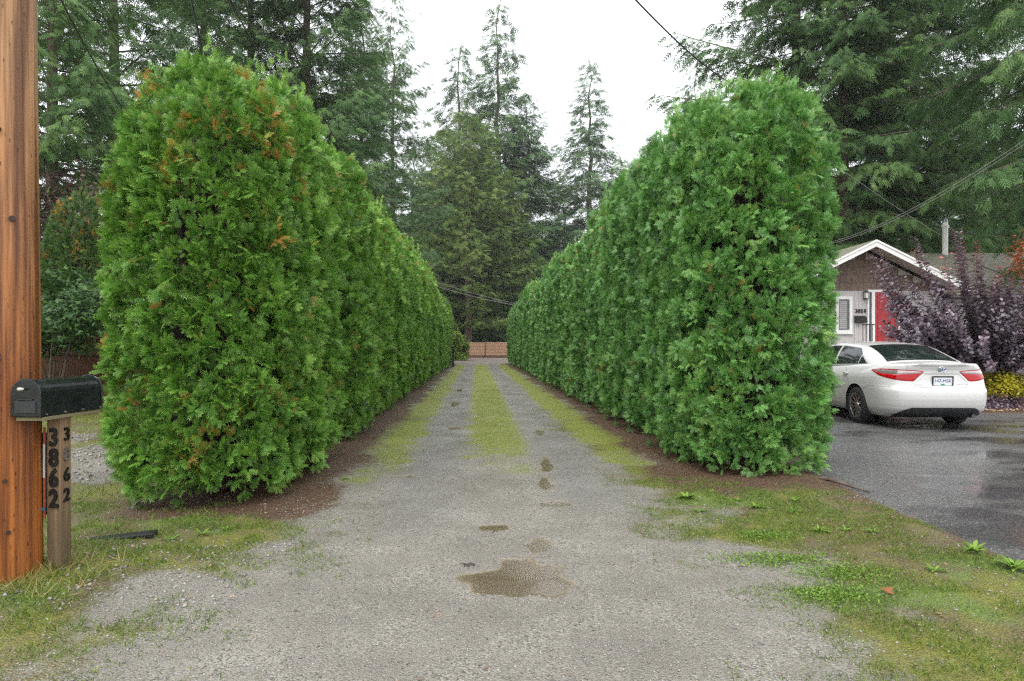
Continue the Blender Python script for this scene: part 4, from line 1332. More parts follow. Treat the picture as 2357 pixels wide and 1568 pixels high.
span(150, 0, 9, 300, 265, 15, 0.013, 'black overhead line nearest the utility pole above the orange-tipped hedge')
span(445, 0, 9, 482, 150, 13, 0.013, 'black overhead line ending over the first peak of the orange-tipped hedge')
span(540, 0, 9, 650, 190, 14, 0.013, 'black overhead line over the second peak of the orange-tipped hedge')
span(635, 0, 9, 772, 312, 16, 0.013, 'black overhead line reaching the dip behind the second hedge peak')
span(1480, 0, 9.5, 1690, 190, 15, 0.014, 'thick black overhead line crossing the sky down to the bluish hedge')
span(1900, 360, 12, 2200, 560, 22, 0.004, 'thin grey line slanting down from the hedge edge to the house roof', M_WIRE_G, 0.1, 0.15)
span(2360, 310, 13, 1915, 553, 24, 0.007, 'upper of the paired service lines above the house gable', M_WIRE_G, 0.35, 0.1)
span(2360, 319, 13, 1915, 557, 24, 0.007, 'lower of the paired service lines above the house gable', M_WIRE_G, 0.35, 0.1)
span(2215, 588, 25, 2380, 650, 24, 0.016, 'dark line drooping across the house roof', M_WIRE, 0.15, 0.05)
span(1000, 655, 46, 1190, 702, 52, 0.016, 'lower of the paired pale lines across the end of the drive', M_WIRE_G, 0.2, 0.2)
span(1000, 645, 46, 1190, 698, 52, 0.012, 'upper of the paired pale lines across the end of the drive', M_WIRE_G, 0.2, 0.2)

# ------------------------------------------------------------------ the white saloon car
M_PAINT = NT('car_pearl_white').pbr((0.58, 0.575, 0.555), 0.32, 0.5, coat=0.8)
M_CGLASS = NT('car_glass').pbr((0.008, 0.013, 0.013), 0.02, 0.5)
M_CHROME = NT('chrome').pbr((0.72, 0.73, 0.74), 0.12, 0.5, metal=1.0)
M_RIM = NT('alloy_rim').pbr((0.50, 0.51, 0.53), 0.26, 0.5, metal=1.0)
M_RIMD = NT('rim_dark').pbr((0.035, 0.035, 0.037), 0.4)
M_TYRE = plain('tyre_rubber', (0.016, 0.016, 0.017), 0.65, scale=30)
M_BPLAST = plain('black_bumper_plastic', (0.022, 0.023, 0.025), 0.42, scale=30)
M_UNDER = plain('underbody', (0.008, 0.008, 0.008), 0.8)
M_LRED = NT('lamp_red').pbr((0.38, 0.002, 0.005), 0.08, 0.3, coat=0.2)
M_LCLR = NT('lamp_clear').pbr((0.42, 0.34, 0.34), 0.12, 0.6, metal=0.55, coat=1.0)
M_SEAM = plain('panel_gap', (0.14, 0.14, 0.14), 0.7)
M_BLUE = NT('emblem_blue').pbr((0.02, 0.07, 0.20), 0.1, 0.6, coat=1.0)
M_PLATE = plain('plate_white', (0.72, 0.74, 0.76), 0.35, var=0.03)
M_PBLUE = plain('plate_blue', (0.015, 0.05, 0.26), 0.4)
M_PGREEN = plain('plate_green', (0.02, 0.30, 0.17), 0.4)

PLAN = np.array([(0, 0), (.2, .004), (.4, .018), (.55, .042), (.68, .08), (.78, .135), (.86, .21), (.92, .30), (.96, .41), (.985, .57), (1, .85), (1, 1.3), (.999, 1.9), (.999, 2.5), (1, 3.1),
                 (.995, 3.6), (.98, 4.0), (.94, 4.3), (.85, 4.53), (.70, 4.68), (.5, 4.78), (.25, 4.835), (0, 4.85)])


def crom(P_, t_):
    n = len(P_) - 1
    f = min(max(t_, 0), 1) * n
    i = min(int(f), n - 1)
    f -= i
    g = lambda k: P_[min(max(k, 0), n)]
    a, b, c, d = g(i - 1), g(i), g(i + 1), g(i + 2)
    if i == 0:
        a = np.array([-b[0] * 0 - c[0], c[1]])
    return 0.5 * ((2 * b) + (c - a) * f + (2 * a - 5 * b + 4 * c - d) * f * f + (3 * b - a - 3 * c + d) * f ** 3)


ZW = ([.2, .26, .33, .42, .55, .68, .78, .86, .93, .99, 1.04, 1.08], [.80, .855, .885, .900, .910, .912, .905, .893, .868, .835, .80, .765])
ZR = ([.2, .26, .33, .41, .50, .58, .645, .66, .72, .80, .90, .97, 1.03, 1.06, 1.08], [.26, .12, .05, .018, .0, .0, .008, .022, .075, .095, .105, .105, .085, .08, .10])
ZFR = ([.2, .35, .5, .7, .8, .9, 1.08], [.15, .03, .0, .03, .10, .25, .45])


def belt(y):
    return float(np.interp(y, [0, .3, .6, 1.2, 2.0, 2.7, 3.4, 3.9, 4.4, 4.85], [1.085, 1.08, 1.065, 1.05, 1.02, .99, .965, .93, .82, .70]))


def S(side, t_, rr_):
    """point of the body shell: side -1 left / +1 right, t_ round the plan from the tail, rr_ 0 sill .. 1 belt"""
    fx, fy = crom(PLAN, t_)
    zz = .2 + .88 * rr_
    w = float(np.interp(zz, *ZW))
    y = fy + float(np.interp(zz, *ZR)) * max(0, 1 - fy / 0.8) - float(np.interp(zz, *ZFR)) * max(0, 1 - (4.85 - fy) / 0.9)
    return Vector((side * w * max(fx, 0), y, .2 + rr_ * (belt(fy) - .2)))


def Sz(side, t_, z):
    fy = crom(PLAN, t_)[1]
    return S(side, t_, min(1, max(0, (z - .2) / (belt(fy) - .2))))


def Sn(side, t_, z, off):
    e = 0.004
    p0 = Sz(side, t_, z)
    a = Sz(side, min(t_ + e, 1), z) - Sz(side, max(t_ - e, 0), z)
    b = Sz(side, t_, z + 0.01) - Sz(side, t_, z - 0.01)
    n_ = a.cross(b).normalized()
    if t_ < 1e-3:
        n_ = Vector((0, -1, 0))
    cen = Vector((0, 2.4, 0.6))
    if n_.dot(p0 - cen) < 0:
        n_ = -n_
    return p0 + n_ * off


def t_at_x(x, side=1, z=0.8):
    lo, hi = 0.0, 0.45
    for _ in range(30):
        m = (lo + hi) / 2
        if abs(Sz(side, m, z).x) < x:
            lo = m
        else:
            hi = m
    return lo


def t_at_y(y):
    lo, hi = 0.0, 1.0
    for _ in range(30):
        m = (lo + hi) / 2
        if crom(PLAN, m)[1] < y:
            lo = m
        else:
            hi = m
    return lo


def patch(name, grid_fn, nu, nv, mat, parent, thick=0.0):
    V = [grid_fn(i / nu, j / nv) for i in range(nu + 1) for j in range(nv + 1)]
    F = [(i * (nv + 1) + j, (i + 1) * (nv + 1) + j, (i + 1) * (nv + 1) + j + 1, i * (nv + 1) + j + 1) for i in range(nu) for j in range(nv)]
    o = obj(name, mesh(name, V, F, smooth=True), mat, parent)
    if thick:
        m = o.modifiers.new('solid', 'SOLIDIFY')
        m.thickness = thick
        m.offset = 0
    return o


car = empty('parked_car', (7.0, 10.30, 0.004), R(-3))
tag(car, 'white four-door saloon car parked on the wet asphalt drive', 'car')
NTT, NR, NK = 176, 40, 10
WZ, ARCH = 0.325, 0.385
ts = [i / NTT for i in range(NTT + 1)]
loop = [(-1, t_) for t_ in ts] + [(1, t_) for t_ in ts[-2:0:-1]]
V, F = [], []
nl_ = len(loop)
for k in range(NR + 1):
    for (sd, t_) in loop:
        V.append(S(sd, t_, k / NR))
arch_c = (1.10, 3.88)


def in_arch(p_):
    for yy in arch_c:
        if abs(p_.x) > 0.55 and math.hypot(p_.y - yy, p_.z - WZ) < ARCH:
            return yy
    return None


for k in range(NR):
    for i in range(nl_):
        f = (k * nl_ + i, k * nl_ + (i + 1) % nl_, (k + 1) * nl_ + (i + 1) % nl_, (k + 1) * nl_ + i)
        if all(in_arch(V[q]) for q in f):
            continue
        F.append(f)
used = {q for f in F for q in f}
for q in list(used):                                   # pull the ragged edge of each wheel opening onto its circle
    yy = in_arch(V[q])
    if yy:
        p_ = V[q]
        d = Vector((0, p_.y - yy, p_.z - WZ))
        d = d.normalized() * ARCH
        V[q] = Vector((p_.x, yy + d.y, max(WZ + d.z, 0.2)))


def cap_rows(row, crown):
    base_ = row * nl_
    rows = []
    for i in range(1, NTT):
        a, b = base_ + i, base_ + (nl_ - i)
        pa, pb = V[a], V[b]
        ids = [a]
        for m in range(1, NK):
            q = m / NK
            p_ = pa.lerp(pb, q)
            c_ = crown(pa.y) * (1 - (2 * q - 1) ** 2)
            V.append(p_ + Vector((0, 0, c_)))
            ids.append(len(V) - 1)
        ids.append(b)
        rows.append(ids)
    for i in range(len(rows) - 1):
        for m in range(NK):
            F.append((rows[i][m], rows[i][m + 1], rows[i + 1][m + 1], rows[i + 1][m])[::-1])
    for (tipv, ids) in ((base_, rows[0]), (base_ + NTT, rows[-1])):
        for m in range(NK):
            F.append((tipv, ids[m], ids[m + 1]))


cap_rows(NR, lambda y: 0.045 * float(sstep(0.12, 0.5, np.array(y))))
bm = bmesh.new()
bv = [bm.verts.new(p_) for p_ in V]
for f in F:
    try:
        bm.faces.new([bv[i] for i in f])
    except ValueError:
        pass
bmesh.ops.delete(bm, geom=[v_ for v_ in bm.verts if not v_.link_faces], context='VERTS')
bmesh.ops.recalc_face_normals(bm, faces=bm.faces)
bme = bpy.data.meshes.new('body')
bm.to_mesh(bme)
bm.free()
bme.polygons.foreach_set('use_smooth', np.ones(len(bme.polygons), dtype=bool))
bme.set_sharp_from_angle(angle=R(35))
body = obj('body', bme, M_PAINT, car)
for yy in arch_c:
    for sx in (-1, 1):
        k = 28
        V2 = []
        for ox in (0.895, 0.55):
            for j in range(k + 1):
                q = -0.35 + (math.pi + 0.7) * j / k
                r_ = ARCH + (0.0 if ox > 0.6 else 0.02)
                V2.append((sx * (ox - 0.012 * math.sin(q) * (ox > .6)), yy + math.cos(q) * r_, max(0.2, WZ + math.sin(q) * r_)))
        F2 = [(j, j + 1, k + 2 + j, k + 1 + j) for j in range(k)] + [tuple(range(k + 1, 2 * k + 2))]
        obj('wheel_arch_liner', mesh('wheel_arch_liner', V2, F2), M_UNDER, car)

# glasshouse
GYS = [.56, .70, .85, 1.05, 1.3, 1.5, 1.7, 2.0, 2.35, 2.7, 2.92, 3.1, 3.35, 3.6, 3.82, 3.98]
GZC = [1.105, 1.165, 1.228, 1.300, 1.375, 1.415, 1.437, 1.458, 1.468, 1.455, 1.425, 1.365, 1.255, 1.135, 1.03, .955]
GWR = [.66, .63, .605, .585, .575, .575, .58, .588, .59, .58, .575, .585, .61, .635, .66, .68]
GWB = [.735, .745, .755, .765, .778, .786, .79, .795, .80, .80, .80, .798, .79, .78, .76, .74]


def gi(y, arr):
    # smooth interpolation
    i = int(np.clip(np.searchsorted(GYS, y) - 1, 0, len(GYS) - 2))
    f = (y - GYS[i]) / (GYS[i + 1] - GYS[i])
    g = lambda k: arr[min(max(k, 0), len(arr) - 1)]
    a, b, c, d = g(i - 1), g(i), g(i + 1), g(i + 2)
    return 0.5 * ((2 * b) + (c - a) * f + (2 * a - 5 * b + 4 * c - d) * f * f + (3 * b - a - 3 * c + d) * f ** 3)


def G(y, q):
    """q in [-2,2]: |q| 0..1 across the roof to the rail, 1..2 down the side to the belt"""
    zc_, wr_, wb_, zb_ = gi(y, GZC), gi(y, GWR), gi(y, GWB), belt(y) - 0.02
    s = 1 if q >= 0 else -1
    a = abs(q)
    if a <= 1:
        return Vector((s * wr_ * a, y, zc_ - 0.04 * a ** 2.6))
    k = a - 1
    zr_ = zc_ - 0.04
    zb_ = min(zb_, zr_ - 0.002)
    return Vector((s * (wr_ + (wb_ - wr_) * (k + 0.10 * math.sin(math.pi * k))), y, zr_ + (zb_ - zr_) * (k - 0.04 * math.sin(math.pi * k))))


def Gn(y, q, off):
    a = G(y + 0.01, q) - G(y - 0.01, q)
    b = G(y, q + 0.01) - G(y, q - 0.01)
    n_ = a.cross(b).normalized()
    p0 = G(y, q)
    if n_.dot(p0 - Vector((0, 2.2, 0.9))) < 0:
        n_ = -n_
    return p0 + n_ * off


patch('cabin_shell', lambda a, b: G(.56 + 3.42 * a, -2 + 4 * b), 60, 48, M_PAINT, car)


def qrear(a, b):
    y = .64 + (1.44 - .64) * a
    return Gn(y, (-1 + 2 * b) * (0.92 - 0.03 * a), 0.004)


rg = patch('rear_window', qrear, 16, 20, M_CGLASS, car)
patch('windscreen', lambda a, b: Gn(3.04 + .84 * a, (-1 + 2 * b) * .92, 0.004), 14, 16, M_CGLASS, car)
for sd in (-1, 1):
    def side_glass(y0, y1, qb=1.90):
        def f(a, b):
            y = y0 + (y1 - y0) * a
            qt = 1.12 + 0.76 * max(0, 1 - (y - .98) / .46) if y < 1.44 else (1.12 if y < 2.95 else 1.12 + .7 * (y - 2.95) / .55)
            return Gn(y, sd * (qb + (min(qt, qb - 0.01) - qb) * b), 0.004)
        return f
    patch('quarter_glass', side_glass(.985, 1.27), 8, 6, M_CGLASS, car)
    patch('side_window', side_glass(1.30, 2.12), 12, 8, M_CGLASS, car)
    patch('side_window', side_glass(2.20, 3.40), 12, 8, M_CGLASS, car)
    patch('window_trim', lambda a, b: Gn(.97 + 2.4 * a, sd * (1.905 + .03 * b), 0.007), 30, 1, M_CHROME, car)
    patch('window_trim', lambda a, b: Gn(.97 + .48 * a, sd * (1.90 - .79 * a + .03 * b - 0.02), 0.006), 8, 1, M_CHROME, car)

    # tail lamp wrapping the corner
    t_in, t_out = t_at_x(.30), t_at_y(.62)

    def lamp(z_lo, z_hi):
        def f(a, b):
            t_ = t_in + (t_out - t_in) * a
            return Sn(sd, t_, z_lo(a) + (z_hi(a) - z_lo(a)) * b, 0.006 * min(1, 12 * b * (1 - b) + 0.25) + 0.002)
        return f
    ztop = lambda a: float(np.interp(a, [0, .12, .5, .8, 1], [.955, .972, .985, .985, .965]))
    zmid = lambda a: float(np.interp(a, [0, .06, .4, .7, 1], [.945, .918, .905, .915, .960]))
    zbot = lambda a: float(np.interp(a, [0, .115, .3, .5, .8, 1], [.94, .795, .805, .83, .885, .955]))
    lp = empty('tail_lamp')
    lp.parent = car
    patch('upper_lens', lamp(zmid, ztop), 30, 4, M_LCLR, lp)
    patch('lower_lens', lamp(zbot, zmid), 30, 6, M_LRED, lp)
    patch('rim_strip', lambda a, b: Sn(sd, t_in + (t_out - t_in) * a, ztop(a) - .006 + .014 * b, 0.0085), 30, 1, M_LRED, lp)
    # chrome garnish leg
    patch('garnish', lambda a, b: Sn(sd, t_at_x(.262 + .135 * a + .016 * b), .943 - .15 * a, 0.010), 8, 1, M_CHROME, car)
    # panel gaps
    for (pts) in ([(t_at_y(1.62), .985), (t_at_y(1.42), .80), (t_at_y(1.30), .66)], [(t_at_y(2.16), 1.0), (t_at_y(2.16), .30)], [(t_at_x(.60), 1.06), (t_at_x(.56), .98)],
                  [(t_at_y(.66), .70), (t_at_x(.62), .70)], [(t_at_y(.80), .64), (t_at_y(.66), .70)]):
        mb = MB()
        P_ = []
        for i in range(len(pts) - 1):
            for k in range(7):
                q = k / 6
                P_.append(Sn(sd, pts[i][0] + (pts[i + 1][0] - pts[i][0]) * q, pts[i][1] + (pts[i + 1][1] - pts[i][1]) * q, 0.0005))
        mb.tube(P_, 0.0022, 4)
        mb.build('panel_gap', M_SEAM, car)
    # handles
    for yh in (1.50, 2.52):
        mb = MB()
        P_ = [Sn(sd, t_at_y(yh + .2 * (k / 6 - .5)), .875, 0.012 + 0.022 * math.sin(math.pi * k / 6)) for k in range(7)]
        mb.tube(P_, [0.008, .013, .014, .014, .014, .013, .008], 8)
        mb.build('door_handle', M_PAINT, car, smooth=True)
    mb = MB()
    mb.tube([(sd * .80, 3.05, .98), (sd * .90, 3.02, 1.02), (sd * 1.02, 3.0, 1.03)], [.03, .07, .05], 8)
    mb.build('door_mirror', M_PAINT, car, smooth=True)
    patch('headlamp', lambda a, b: Sn(sd, .80 + .12 * a, .60 + .12 * b, 0.004), 10, 4, M_LCLR, car)
    for yy in (1.10, 3.88):
        wh = empty('wheel', (sd * .80, yy, .325))
        wh.parent = car
        pr = [(-.105, .215), (-.108, .25), (-.10, .30), (-.07, .325), (0, .330), (.07, .325), (.10, .30), (.108, .25), (.105, .215), (0.02, .20)]
        k = 44
        V2, F2 = [], []
        for (ox, r_) in pr:
            for j in range(k):
                q = 2 * math.pi * j / k
                V2.append((ox, math.cos(q) * r_, math.sin(q) * r_))
        for i in range(len(pr)):
            for j in range(k):
                F2.append((i * k + j, i * k + (j + 1) % k, ((i + 1) % len(pr)) * k + (j + 1) % k, ((i + 1) % len(pr)) * k + j))
        obj('tyre', mesh('tyre', V2, F2, smooth=True), M_TYRE, wh)
        rim = MB()
        for i, (ra, rb, oa, ob) in enumerate(((.216, .198, .107, .10), (.198, .19, .10, .02))):
            V3 = [(sd * o_, math.cos(2 * math.pi * j / k) * r_, math.sin(2 * math.pi * j / k) * r_) for (r_, o_) in ((ra, oa), (rb, ob)) for j in range(k)]
            rim.add(V3, [(j, (j + 1) % k, k + (j + 1) % k, k + j) for j in range(k)])
        rim.build('rim', M_RIM, wh, smooth=True)
        dk = MB()
        dk.tube([(sd * .02, 0, 0), (sd * .03, 0, 0)], .205, 32)
        dk.build('brake_disc', M_RIMD, wh)
        sp = MB()
        for j in range(10):
            for da in (-.075, .075):
                q = 2 * math.pi * j / 10 + da
                M_ = Matrix.Rotation(q, 4, 'X')
                pts = [(sd * .075, -.011, .035), (sd * .075, .011, .035), (sd * .096, .009, .20), (sd * .096, -.009, .20)]
                pts = [M_ @ Vector(p_) for p_ in pts]
                sp.prism(pts, (-sd * .022, 0, 0))
        sp.tube([(sd * .06, 0, 0), (sd * .088, 0, 0)], .045, 20)
        sp.build('spokes', M_RIM, wh)

# boot-lid details
tx = lambda x: (1 if x >= 0 else -1, max(t_at_x(abs(x)), 0.006))


def on_tail(x, z, off):
    s_, t_ = tx(x)
    return Sn(s_, t_, z, off)


patch('garnish', lambda a, b: on_tail(-.27 + .54 * a, .925 + .024 * b, 0.012), 20, 2, M_CHROME, car)
patch('spoiler_lip', lambda a, b: on_tail(-.52 + 1.04 * a, 1.045 + .012 * b + .03 * (1 - (2 * a - 1) ** 2) * b, .004 + .035 * (1 - (2 * a - 1) ** 4) * (b ** 1.5)), 24, 5, M_PAINT, car)
patch('valance', lambda a, b: on_tail(-.74 + 1.48 * a, .205 + (float(np.interp(abs(-.74 + 1.48 * a), [0, .5, .60, .74], [.38, .375, .33, .235])) - .205) * b, .007 + 0.006 * b), 48, 6, M_BPLAST, car)
mb = MB()
mb.box(-.62, .62, .30, 4.4, .19, .26)
mb.build('underbody', M_UNDER, car)
mb = MB()
mb.tube([(.50, .10, .235), (.50, .5, .24)], .032, 12)
mb.build('exhaust', plain('exhaust_steel', (0.10, 0.10, 0.10), 0.4, 0.8), car)
gap = MB()
P_ = [on_tail(-.46 + .92 * k / 20, .695 + 0.02 * (2 * abs(k / 20 - .5)) ** 4, .001) for k in range(21)]
gap.tube(P_, .003, 4)
gap.build('panel_gap', M_SEAM, car)
# number plate in its frame
yp = on_tail(0, .80, 0).y - 0.012
pl = empty('number_plate', (0, yp, .80), 0)
pl.parent = car
pl.rotation_euler = (R(4), 0, 0)
mb = MB()
for (a_, b_, c_, d_) in ((-.165, .165, .066, .086), (-.165, .165, -.086, -.066), (-.165, -.148, -.0655, .0655), (.148, .165, -.0655, .0655)):
    mb.box(a_, b_, -.012, .006, c_, d_)
mb.build('plate_frame', M_BLACK, pl)
MB().box(-.147, .147, -.006, .004, -.0655, .0655).build('plate', M_PLATE, pl)
obj('plate_text', text_mesh('147-MSK', .074, .001), M_PBLUE, pl, (0, -.0075, .006), (R(90), 0, 0))
MB().box(-.03, .03, -.0095, -.0065, -.063, -.038).build('plate_sticker', M_PGREEN, pl)
# emblem: interlocking ovals on a blue ground, and the lettering beside the plate
ye = on_tail(0, 1.0, 0).y - 0.006
em = empty('emblem', (0, ye, 1.0))
em.parent = car
mb = MB()
mb.tube([(0, .002, 0), (0, -.004, 0)], .054, 32)
o = mb.build('emblem_ground', M_BLUE, em)
o.scale = (1.12, 1, .82)


def oval(cx_, cz_, rx_, rz_, w):
    m_ = MB()
    P2 = [(cx_ + rx_ * math.cos(2 * math.pi * k / 32), -.008, cz_ + rz_ * math.sin(2 * math.pi * k / 32)) for k in range(33)]
    m_.tube(P2, w, 6, False)
    m_.build('emblem_ring', M_CHROME, em, smooth=True)


oval(0, 0, .060, .043, .0055)
oval(0, .017, .042, .016, .0045)
oval(0, -.004, .017, .036, .0045)
obj('badge_text', text_mesh('CAMRY', .050, .001, bold=.0004), M_CHROME, car, tuple(on_tail(-.385, .745, .006)), (R(88), 0, R(-10)))
obj('badge_text', text_mesh('HYBRID', .026, .001, bold=.0006), M_CHROME, car, tuple(on_tail(.28, .757, .006)), (R(88), 0, R(5)))
obj('badge_text', text_mesh('XLE', .036, .001, bold=.0004), M_CHROME, car, tuple(on_tail(.385, .757, .006)), (R(88), 0, R(8)))

# ------------------------------------------------------------------ loose cover on the ground
OCT = np.array([(1, 0, 0), (0, 1, 0), (-1, 0, 0), (0, -1, 0), (0.1, 0.1, 0.8), (0, 0, -0.6)], float)
OCT_F = np.array([(0, 1, 4), (1, 2, 4), (2, 3, 4), (3, 0, 4), (1, 0, 5), (2, 1, 5), (3, 2, 5), (0, 3, 5)])


def sample_attr(x, y, arr):
    A_ = arr.reshape(ny, nx)
    ix = np.clip(np.searchsorted(gx, x) - 1, 0, nx - 2)
    iy = np.clip(np.searchsorted(gy, y) - 1, 0, ny - 2)
    return A_[iy, ix]


t = NT('gravel_stone')
col = t.ramp(t.attr('tint'), [(0.0, (0.10, 0.095, 0.09)), (0.25, (0.18, 0.17, 0.15)), (0.6, (0.27, 0.255, 0.23)), (0.85, (0.32, 0.305, 0.28)), (0.93, (0.36, 0.35, 0.33)), (1.0, (0.33, 0.21, 0.13))])
M_STONE = t.pbr(col, 0.45, 0.45)


def stones(n, xr, yr, smin, smax, seed, need, name, label, yb=1.0, lim=0.45):
    r = np.random.default_rng(seed)
    x = r.uniform(xr[0], xr[1], n)
    y = yr[0] + (yr[1] - yr[0]) * r.random(n) ** yb
    if need is not None:
        k = sample_attr(x, y, need) + 0.5 * (r.random(n) - 0.5) > lim
        x, y = x[k], y[k]
    z = ground_h(x, y)
    k = z > WATER_Z - 0.004
    x, y, z = x[k], y[k], z[k]
    s = smin + (smax - smin) * r.random(len(x)) ** 2.2
    P = np.column_stack([x, y, z + s * 0.15])
    T = np.repeat(OCT[None], len(x), 0) * (0.75 + 0.5 * r.random((len(x), 6, 1)))
    a = r.random(len(x)) * 6.28
    ca, sa = np.cos(a), np.sin(a)
    V = np.empty((len(x), 6, 3))
    V[:, :, 0] = ca[:, None] * T[:, :, 0] - sa[:, None] * T[:, :, 1] * 0.7
    V[:, :, 1] = sa[:, None] * T[:, :, 0] + ca[:, None] * T[:, :, 1] * 0.7
    V[:, :, 2] = T[:, :, 2] * 0.75 + 0.25 * r.normal(size=(len(x), 6)) * 0.3
    V = (V * s[:, None, None] + P[:, None, :]).reshape(-1, 3)
    F = (OCT_F[None] + (np.arange(len(x)) * 6)[:, None, None]).reshape(-1, 3)
    o = obj(name, mesh(name, V, F, {'tint': np.repeat(r.random(len(x)), 6)}), M_STONE)
    o['kind'] = 'stuff'
    return tag(o, label, 'gravel')


stones(42000, (-2.6, 2.6), (2.2, 8.5), 0.003, 0.0095, 1, grav, 'gravel', 'loose grey gravel stones strewn over the drive', 1.25)
stones(5000, (-4.0, 3.1), (2.2, 6.0), 0.004, 0.012, 4, 1 - grav, 'gravel', 'scattered stones among the grass of the verges', 1.2)
stones(420, (-2.75, -1.5), (3.3, 4.5), 0.006, 0.020, 2, None, 'pebbles', 'rounded pale pebbles by the foot of the numbered post')
stones(2600, (-8, -4.2), (6.4, 10.0), 0.012, 0.03, 3, grav, 'gravel', 'coarse gravel on the lane behind the mailbox')

M_GRASS = leaf_mat('grass_blades', [(0.0, (0.05, 0.09, 0.012)), (0.45, (0.13, 0.22, 0.03)), (0.8, (0.24, 0.32, 0.05)), (0.9, (0.30, 0.26, 0.10)), (1.0, (0.42, 0.34, 0.14))], trans=0.35, rough=0.5)


def grass(n, xr, yr, hmin, hmax, seed, wfun, name, label, width=1.0, base_t=0.0):
    r = np.random.default_rng(seed)
    x = r.uniform(xr[0], xr[1], n)
    y = r.uniform(yr[0], yr[1], n)
    w = wfun(x, y)
    k = r.random(n) < w
    x, y = x[k], y[k]
    # gather into tufts
    cl = fbm(x * 7, y * 7, seed=seed, oct=2)
    k = cl + 0.25 * (r.random(len(x)) - 0.5) > 0.46
    x, y = x[k], y[k]
    P = np.column_stack([x, y, ground_h(x, y) - 0.004])
    A = unit(np.column_stack([r.normal(size=len(x)) * 0.75, r.normal(size=len(x)) * 0.75, 0.45 + 0.6 * r.random(len(x))]))
    N = unit(np.cross(A, r.normal(size=A.shape)))
    S_ = (hmin + (hmax - hmin) * r.random(len(x)) ** 1.6)
    T = np.array([(0, -0.045 * width, 0), (0, 0.045 * width, 0), (1.0, 0, 0.1)])
    V, F, ti, al = scatter(T, np.array([(0, 1, 2)]), P, A, N, S_, np.clip(base_t + r.random(len(x)) * 0.9, 0, 1))
    o = obj(name, mesh(name, V, F, {'tint': ti, 'along': al, 'dead': ti * 0}), M_GRASS)
    o['kind'] = 'stuff'
    return tag(o, label, 'grass')


def w_right(x, y):
    return np.clip(1.15 - sample_attr(x, y, grav) * 1.12 - sample_attr(x, y, mulch) * 1.1 - sample_attr(x, y, brown) * 0.6 + sample_attr(x, y, lush) * 0.5, 0, 1) * 0.8


grass(250000, (0.9, 3.15), (2.1, 6.6), 0.012, 0.045, 11, w_right, 'grass', 'short mossy grass on the verge between gravel and asphalt', 1.3)
grass(180000, (-4.2, -1.0), (2.1, 5.6), 0.014, 0.055, 12, w_right, 'grass', 'short mossy grass on the verge around the post', 1.3)
grass(9000, (-3.0, -2.4), (3.4, 4.15), 0.03, 0.14, 13, lambda x, y: np.exp(-(((x + 2.72) / 0.26) ** 2 + ((y - 3.7) / 0.22) ** 2)), 'grass', 'dry straw-coloured grass round the foot of the pole', 0.6, 0.45)
grass(30000, (-9, -3.6), (5.0, 13.8), 0.03, 0.10, 14, lambda x, y: np.where((y > 9.6) | (y < 6.6), 0.9, 0.12), 'grass', 'green grass beside the gravel lane behind the mailbox', 1.2)
grass(60000, (-0.9, 0.5), (6.3, 20), 0.010, 0.035, 15, lambda x, y: sample_attr(x, y, strip) * 0.9, 'grass', 'thin grass on the crown of the drive between the wheel tracks', 1.6)

# brown needles, twigs and bark under the hedges
r = np.random.default_rng(31)
n = 24000
x = r.uniform(-3.6, 3.3, n)
y = r.uniform(3.6, 14, n) 
k = (sample_attr(x, y, np.maximum(mulch, brown * 0.8)) > 0.35 + 0.4 * r.random(n))
x, y = x[k], y[k]
P = np.column_stack([x, y, ground_h(x, y) + 0.004])
A = np.column_stack([r.normal(size=(len(x), 2)), r.normal(size=len(x)) * 0.15])
T = BLADE * np.array([1, 1.6, 0.3])
V, F, ti, al = scatter(T, BLADE_F, P, A, np.tile([0, 0, 1.0], (len(x), 1)) + r.normal(size=P.shape) * 0.2, 0.014 + 0.05 * r.random(len(x)) ** 2, r.random(len(x)))
M_LITTER = leaf_mat('brown_litter', [(0.0, (0.03, 0.015, 0.010)), (0.5, (0.12, 0.06, 0.035)), (0.85, (0.26, 0.15, 0.08)), (1.0, (0.38, 0.22, 0.11))], trans=0.05, rough=0.6)
o = obj('needle_litter', mesh('needle_litter', V, F, {'tint': ti, 'along': al, 'dead': ti * 0}), M_LITTER)
o['kind'] = 'stuff'
tag(o, 'brown needle and bark litter under the hedges', 'litter')
n = 2600
x = r.uniform(7.2, 14, n)
y = 13.25 + 0.9 * r.random(n) ** 1.3
P = np.column_stack([x, y, ground_h(x, y) + 0.012])
V, F, ti, al = scatter(OVAL, OVAL_F, P, r.normal(size=P.shape) * np.array([1, 1, 0.2]), np.tile([0, 0, 1.0], (n, 1)) + r.normal(size=P.shape) * 0.35, 0.03 + 0.05 * r.random(n), 0.45 + 0.55 * r.random(n))
M_TANLEAF = leaf_mat('tan_leaves', [(0.0, (0.08, 0.04, 0.02)), (0.6, (0.30, 0.19, 0.11)), (1.0, (0.55, 0.42, 0.30))], trans=0.1)
o = obj('leaf_litter', mesh('leaf_litter', V, F, {'tint': ti, 'along': al, 'dead': ti * 0}), M_TANLEAF)
o['kind'] = 'stuff'
tag(o, 'tan fallen leaves along the garden bed behind the car', 'litter')

